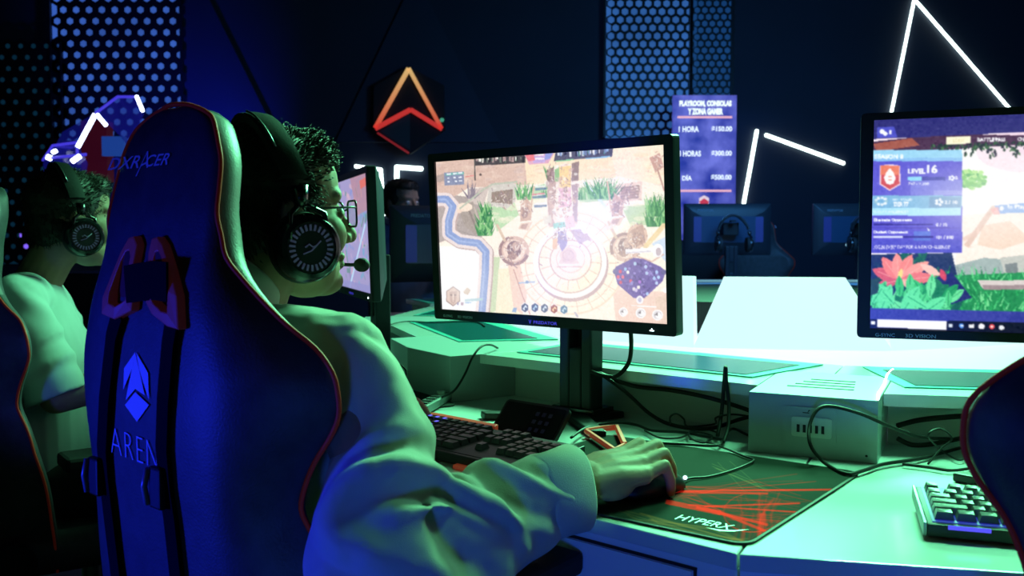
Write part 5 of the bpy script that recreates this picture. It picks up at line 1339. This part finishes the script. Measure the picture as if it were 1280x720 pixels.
def glasses(M, label):
    root = empty('spectacles', M, label, 'glasses')
    for s in (-1, 1):
        pts = [(s * .034 + a, .108 - abs(s * .034 + a) * .22, .006 + b) for a, b in rrect(.026, .019, .010, 4)]
        r = MB().tube(pts, .0016, 8, closed=True).build('rim', m_gloss, root, smooth=True)
        l = MB(); l.add(pts, [tuple(range(len(pts)))]); l.build('lens', m_lens, r)
        MB().tube([(s * .060, .0945, .014), (s * .070, .085, .015), (s * .078, .03, .014), (s * .079, -.012, .010)], .0016, 8).build('temple_arm', m_gloss, root, smooth=True)
    MB().tube([(-.009, .106, .010), (0, .109, .013), (.009, .106, .010)], .0016, 8).build('bridge', m_gloss, root, smooth=True)
    return root

# ---- the bespectacled player -------------------------------------
def player():
    F = V((.69, .724, 0)); R = V((.724, -.69, 0))
    HM = head_M((-.322, 1.285, 1.118), 54, 2)
    NB = V((-.378, 1.222, .975)); PV = V((-.333, 1.262, .53))
    RS, LS = V((-.214, 1.120, .937)), V((-.505, 1.345, .945)); RE, RW = V((-.125, 1.02, .755)), V((.092, 1.178, .782))
    LE, LW = V((-.455, 1.53, .775)), V((-.292, 1.585, .785))
    HR = TR(RW, atan2(.80, .60), radians(-2), radians(8)); HL = TR(LW, atan2(.80, .60), radians(-6), radians(-8))
    mb = MB(); head_shapes(mb, HM)
    mb.limb([NB + V((0, 0, -.03)), NB.lerp(HM @ V((0, -.02, -.05)), .6), HM @ V((0, -.012, -.03))], [.058, .054, .054], 16)
    mb.limb([NB + V((0, 0, -.05)), RS], [.06, .05]); mb.limb([NB + V((0, 0, -.05)), LS], [.06, .05])
    mb.loft(torso_rings([(PV + V((0, 0, -.06)), .13, .10, R, F), (PV + V((0, 0, .1)), .13, .095, R, F), (PV + V((0, 0, .3)), .15, .10, R, F), (NB + V((0, 0, -.05)), .12, .08, R, F)]))
    for S, E, W, HMx, s in ((RS, RE, RW, HR, 1), (LS, LE, LW, HL, -1)):
        mb.limb([S, S.lerp(E, .5), E], [.047, .043, .040]); mb.limb([E, E.lerp(W, .35), E.lerp(W, .8), W], [.040, .041, .031, .027])
        hand_shapes(mb, HMx, s, 1. if s > 0 else .8)
    KN = {}
    for s in (-1, 1):
        h = PV + R * .09 * s + V((0, 0, -.03)); k = h + F * .40 + R * .05 * s + V((0, 0, -.01)); a = k + F * .03 + V((0, 0, -.41))
        KN[s] = (h, k, a); mb.limb([h, h.lerp(k, .5), k], [.075, .066, .052]); mb.limb([k, k.lerp(a, .35), a], [.052, .050, .036]); mb.limb([a, a + F * .10 + V((0, 0, -.03))], [.035, .028])
    me = fuse(mb, .0027, 4)
    root = obj_mesh('person', me, m_skin); base = V((PV.x, PV.y, 0)); rebase(root, base)
    tag(root, 'bespectacled person in a pale long-sleeved shirt playing at the centre monitor', 'person', None)
    bpy.context.view_layer.update()
    child_world('hair', hair_mesh(HM, 5200, .006, 3), m_hair, root)
    eyes(HM, root, base)
    # shirt
    sm = MB()
    sm.loft(torso_rings([(PV + V((0, 0, -.05)), .175, .115, R, F), (PV + V((0, 0, .06)), .172, .112, R, F), (PV + V((0, 0, .2)), .178, .112, R, F), (PV + V((0, 0, .3)) + F * -.01, .186, .112, R, F), (NB + V((0, 0, -.085)) + F * .0, .178, .115, R, F), (NB + V((0, 0, -.035)), .118, .085, R, F), (NB + V((0, 0, .0)), .075, .070, R, F)]))
    for S in (RS, LS): sm.limb([NB + V((0, 0, -.045)), NB.lerp(S, .5) + V((0, 0, -.012)), S + V((0, 0, .002))], [.066, .066, .064], 18)
    C = RE.lerp(RW, .79)
    folds = [(.36, .008, .030, .02, -.9), (.455, .024, .034, .055, -.5), (.56, .025, .030, .030, -.35), (.625, .009, .015, .05, -.7), (.70, .021, .030, .055, -.45), (.785, .010, .018, .02, -.2), (.85, .015, .026, .05, -.5)]
    sm.loft(sleeve([NB.lerp(RS, .55) + V((0, 0, -.02)), RS, RS.lerp(RE, .5) + V((.014, .016, .006)), RE + V((-.012, -.010, -.012)), RE.lerp(RW, .42) + V((0, 0, -.008)), C], [(0, .06), (.2, .060), (.36, .056), (.52, .073), (.62, .072), (.75, .064), (.9, .050), (1, .046)], folds, 48, 96, .030, .004))
    CL = LE.lerp(LW, .6)
    sm.loft(sleeve([NB.lerp(LS, .55) + V((0, 0, -.02)), LS, LS.lerp(LE, .5), LE, CL], [(0, .058), (.4, .062), (.6, .064), (.8, .056), (1, .05)], folds[:5], 36, 60, .01, .004))
    me = fuse(sm, .0034, 3)
    bm = bmesh.new(); bm.from_mesh(me); bm.normal_update()
    for v in bm.verts:
        p = v.co; q = (p - RS); al = q.dot((RE - RS).normalized()) / (RE - RS).length
        k = 1 if p.z > .60 else .5
        w = noise.noise(V((p.x * 22 + p.z * 5, p.y * 22, p.z * 7))) * .0042 + noise.noise(V((p.x * 48, p.y * 48, p.z * 22)) + V((3, 1, 2))) * .0016 + abs(noise.noise(V((p.x * 12 + 5, p.y * 12 + p.z * 6, p.z * 9)))) * .006
        v.co = p + v.normal * w * k
    bm.to_mesh(me); bm.free()
    child_world('shirt', me, m_shirt, root)
    sh = [o for o in COL.objects if o.parent == root and o.name.startswith('shirt')][0]
    # turned-back cuff, collar, seam
    d = (RW - RE).normalized(); up = (V((0, 0, 1)) - d * d.z).normalized(); sd = d.cross(up)
    def ringmesh(c0, prof, wob, seg=40, ax=d, u=up, s_=sd):
        rings = []
        for (al, r) in prof:
            rings.append([tuple(c0 + ax * (al + wob * sin(2 * 2 * pi * k / seg + .8)) + (u * cos(2 * pi * k / seg) + s_ * sin(2 * pi * k / seg)) * (r * (1 + .05 * sin(3 * 2 * pi * k / seg + 1) + .10 * cos(2 * pi * k / seg - pi)))) for k in range(seg)])
        return MB().loft(rings + [rings[0]], False)
    cf = ringmesh(C, [(-.024, .049), (-.020, .053), (.010, .0535), (.034, .0555), (.037, .053), (.034, .049), (.0, .043), (-.024, .042)], .005).build('cuff', m_shirt, sh, smooth=True)
    ax = (HM @ V((0, -.02, -.05)) - NB).normalized(); u = (F - ax * F.dot(ax)).normalized(); s_ = ax.cross(u)
    co = ringmesh(NB + V((0, 0, .022)), [(-.012, .094), (-.002, .088), (.034, .070), (.048, .066), (.052, .063), (.045, .060), (.0, .062), (-.02, .080)], .004, 40, ax, u, s_).build('collar', m_shirt, sh, smooth=True)
    # trousers and shoes
    tm = MB(); tm.loft(torso_rings([(PV + V((0, 0, -.085)), .15, .11, R, F), (PV + V((0, 0, -.02)), .165, .125, R, F), (PV + V((0, 0, .04)), .16, .12, R, F)]))
    for s in (-1, 1):
        h, k, a = KN[s]; tm.limb([h, h.lerp(k, .5), k], [.088, .080, .066]); tm.limb([k, k.lerp(a, .5), a + V((0, 0, .02))], [.066, .060, .050])
    child_world('trousers', fuse(tm, .007, 3), m_trouser, root)
    for s in (-1, 1):
        a = KN[s][2]; b = MB(); b.limb([a + V((0, 0, -.035)), a + F * .08 + V((0, 0, -.045)), a + F * .15 + V((0, 0, -.05))], [.05, .043, .036]); b.box(a + F * .06 + V((0, 0, -.086)), (.085, .085, .018))
        m2 = fuse(b, .006, 3); child_world('shoe', m2, m_shoe, root)
    headset(HM, 'black headset with ringed ear cups on the bespectacled player')
    glasses(HM, 'thin dark-rimmed spectacles on the player at the centre monitor')
player()

# ---- the left player ---------------------------------------------
def sitter(pos, yaw, hz, label, shirt, hs, seed, arms_fwd, sleeve_end=.9, lean=.045, drop=.125):
    y = radians(yaw); F = V((sin(y), cos(y), 0)); R = V((cos(y), -sin(y), 0)); U = V((0, 0, 1))
    H = V((pos[0], pos[1], hz)); HM = head_M(H, yaw + hs, 0)
    NB = H - F * lean - U * drop; PV = V((NB.x, NB.y, .53)) + F * .02
    mb = MB(); head_shapes(mb, HM)
    mb.limb([NB - U * .03, NB.lerp(HM @ V((0, -.02, -.05)), .6), HM @ V((0, -.012, -.03))], [.056, .052, .052], 16)
    mb.loft(torso_rings([(PV - U * .06, .13, .10, R, F), (PV + U * .15, .13, .095, R, F), (PV.lerp(NB, .7), .15, .10, R, F), (NB - U * .05, .12, .08, R, F)]))
    sm = MB(); d = NB.z - PV.z
    sm.loft(torso_rings([(PV - U * .05, .165, .13, R, F), (PV + U * d * .25, .165, .125, R, F), (PV + U * d * .6, .175, .122, R, F), (NB - U * .10, .172, .11, R, F), (NB - U * .04, .115, .085, R, F), (NB - U * .0, .072, .068, R, F)]))
    for s in (-1, 1):
        S = NB + R * .165 * s - U * .045; E = S + R * .03 * s + F * (.06 + arms_fwd) - U * .21; W = E + F * .22 - R * .08 * s + U * .045
        mb.limb([NB - U * .05, S], [.06, .048]); mb.limb([S, S.lerp(E, .5), E], [.047, .042, .038]); mb.limb([E, E.lerp(W, .4), W], [.038, .038, .026])
        hand_shapes(mb, TR(W, y - .25 * s), s, .7)
        sm.limb([NB - U * .045, NB.lerp(S, .5) - U * .01, S], [.064, .064, .062], 16)
        sm.loft(sleeve([NB.lerp(S, .5) - U * .01, S, S.lerp(E, .5), S.lerp(E, sleeve_end)], [(0, .056), (.4, .064), (1, .070)], [(.55, .006, .04, .03, 0.), (.75, .007, .04, .03, .5)], 28, 36, 0, .004))
        h = PV + R * .09 * s - U * .03; k = h + F * .38 + R * .05 * s; a = k + F * .03 - U * .41
        mb.limb([h, h.lerp(k, .5), k], [.072, .064, .05]); mb.limb([k, k.lerp(a, .35), a], [.05, .048, .036]); mb.limb([a, a + F * .1 - U * .03], [.035, .028])
    root = obj_mesh('person', fuse(mb, .004, 3), m_skin); base = V((PV.x, PV.y, 0)); rebase(root, base); tag(root, label, 'person')
    bpy.context.view_layer.update()
    child_world('hair', hair_mesh(HM, 2600, .005, seed), m_hair, root); eyes(HM, root, base)
    child_world('shirt', fuse(sm, .0055, 4), shirt, root)
    tm = MB(); tm.loft(torso_rings([(PV - U * .085, .145, .105, R, F), (PV - U * .02, .155, .12, R, F), (PV + U * .03, .15, .115, R, F)]))
    for s in (-1, 1):
        h = PV + R * .09 * s - U * .03; k = h + F * .38 + R * .05 * s; a = k + F * .03 - U * .41
        tm.limb([h, h.lerp(k, .5), k], [.086, .078, .064]); tm.limb([k, k.lerp(a, .5), a + U * .02], [.064, .058, .05])
    child_world('trousers', fuse(tm, .008, 3), m_trouser, root)
    for s in (-1, 1):
        a = PV + R * .14 * s + F * .41 - U * .44; b = MB(); b.limb([a - U * .035, a + F * .08 - U * .045, a + F * .15 - U * .05], [.05, .043, .036])
        child_world('shoe', fuse(b, .008, 3), m_shoe, root)
    return HM
HM0 = sitter((-1.085, 2.30), 71.5, 1.135, 'person in a white short-sleeved shirt on the far left, seen from behind', m_shirt2, -22, 11, .02, 1., .10, .15)
headset(HM0, 'black headset with ringed ear cup on the left player in the white shirt')
HM3 = sitter((-.545, 4.62), 157, 1.265, 'person in a dark shirt seated at the far desk, half hidden by a monitor', m_shirt3, -25, 23, .0, 1.)
# headsets hung on the backs of the far monitors
for x in (1.40, 2.24):
    M = TR((x, 5.86, 1.10), radians(180)) @ Matrix.Scale(1.0, 4)
    headset(M, 'headset hung behind the far monitor ' + ('in front of the price board' if x < 2 else 'nearest the right screen'), False, False)
# ------------------------------------------------------------------ light
def area(name, loc, target, size, energy, col, sy=None, spread=None):
    l = bpy.data.lights.new(name, 'AREA'); l.energy = energy; l.color = col; l.size = size
    if sy: l.shape = 'RECTANGLE'; l.size_y = sy
    if spread: l.spread = radians(spread)
    o = bpy.data.objects.new(name, l); COL.objects.link(o); o.location = loc
    o.rotation_euler = (V(target) - V(loc)).to_track_quat('-Z', 'Y').to_euler(); return o
def spot(name, loc, target, ang, energy, col, r=.05, blend=.5):
    l = bpy.data.lights.new(name, 'SPOT'); l.energy = energy; l.color = col; l.spot_size = radians(ang); l.spot_blend = blend; l.shadow_soft_size = r
    o = bpy.data.objects.new(name, l); COL.objects.link(o); o.location = loc
    o.rotation_euler = (V(target) - V(loc)).to_track_quat('-Z', 'Y').to_euler(); return o
GREEN = (.20, 1., .46); BLUE = (.012, .028, 1.)
area('green_ceiling_light', (1.15, 3.7, 2.75), (.4, 1.6, .80), .9, 128, GREEN, spread=100)
area('green_side_light', (2.6, 3.0, 2.5), (-.3, 1.2, 1.0), .7, 5, GREEN)
area('green_desk_fill', (1.0, 1.7, 2.4), (.72, 1.16, .74), .5, 8.5, GREEN, spread=50)  # extra light added to brighten the desk shadowed by the right monitor
spot('blue_chair_light', (-2.4, .72, .62), (-.5, 1.15, .82), 25, 190, BLUE, .12, .8)
spot('blue_sleeve_fill', (-.98, .25, .75), (-1.01, 2.1, .86), 15, 26, (.05, .10, 1.), .06, .8)  # added spot, only there to tint the left player's sleeve blue
spot('blue_desk_light', (-.35, -.7, .5), (.12, 1.05, .70), 34, 40, (.03, .13, 1.), .12, .6)
area('red_fill_light', (-1.0, -1.2, 1.8), (-.3, 1.1, 1.0), .8, .35, (1., .12, .10))
spot('blue_wall_light', (-2.45, 6.9, 1.0), (-2.75, 8.0, 1.9), 74, 240, (.02, .03, 1.), .1, .9)
area('blue_far_light', (1.8, 7.5, 2.6), (1.8, 6.2, .9), .8, 5, (.05, .2, 1.))
area('teal_back_bay', (1.6, 4.4, 2.2), (1.8, 6.0, 1.1), .7, 48, (.08, .40, 1.))
area('pale_face_light', (.3, 4.6, 2.2), (-.5, 4.6, 1.25), .4, 5.0, (.9, .75, .8))
area('blue_left_fill', (.7, 3.3, 2.0), (-.3, 4.2, 1.1), .5, 5, (.06, .22, 1.))  # added fill that turns the far left monitor's back bluer
w = bpy.data.worlds.new('world'); scene.world = w; w.use_nodes = True
w.node_tree.nodes['Background'].inputs[0].default_value = (.02, .06, .12, 1); w.node_tree.nodes['Background'].inputs[1].default_value = .05

# ------------------------------------------------------------------ camera
cd = bpy.data.cameras.new('camera'); cam = bpy.data.objects.new('camera', cd); COL.objects.link(cam)
cd.sensor_width = 36; cd.lens = 36 * FPX / 1280; cd.clip_start = .05
cam.location = (0, 0, CAM_H); cam.rotation_euler = (pi / 2 - PITCH, 0, 0)
cd.dof.use_dof = True; cd.dof.focus_distance = 1.55; cd.dof.aperture_fstop = 8.0
scene.camera = cam
scene.view_settings.view_transform = 'Standard'
scene.view_settings.look = 'None'
scene.cycles.use_denoising = True
scene.cycles.max_bounces = 6
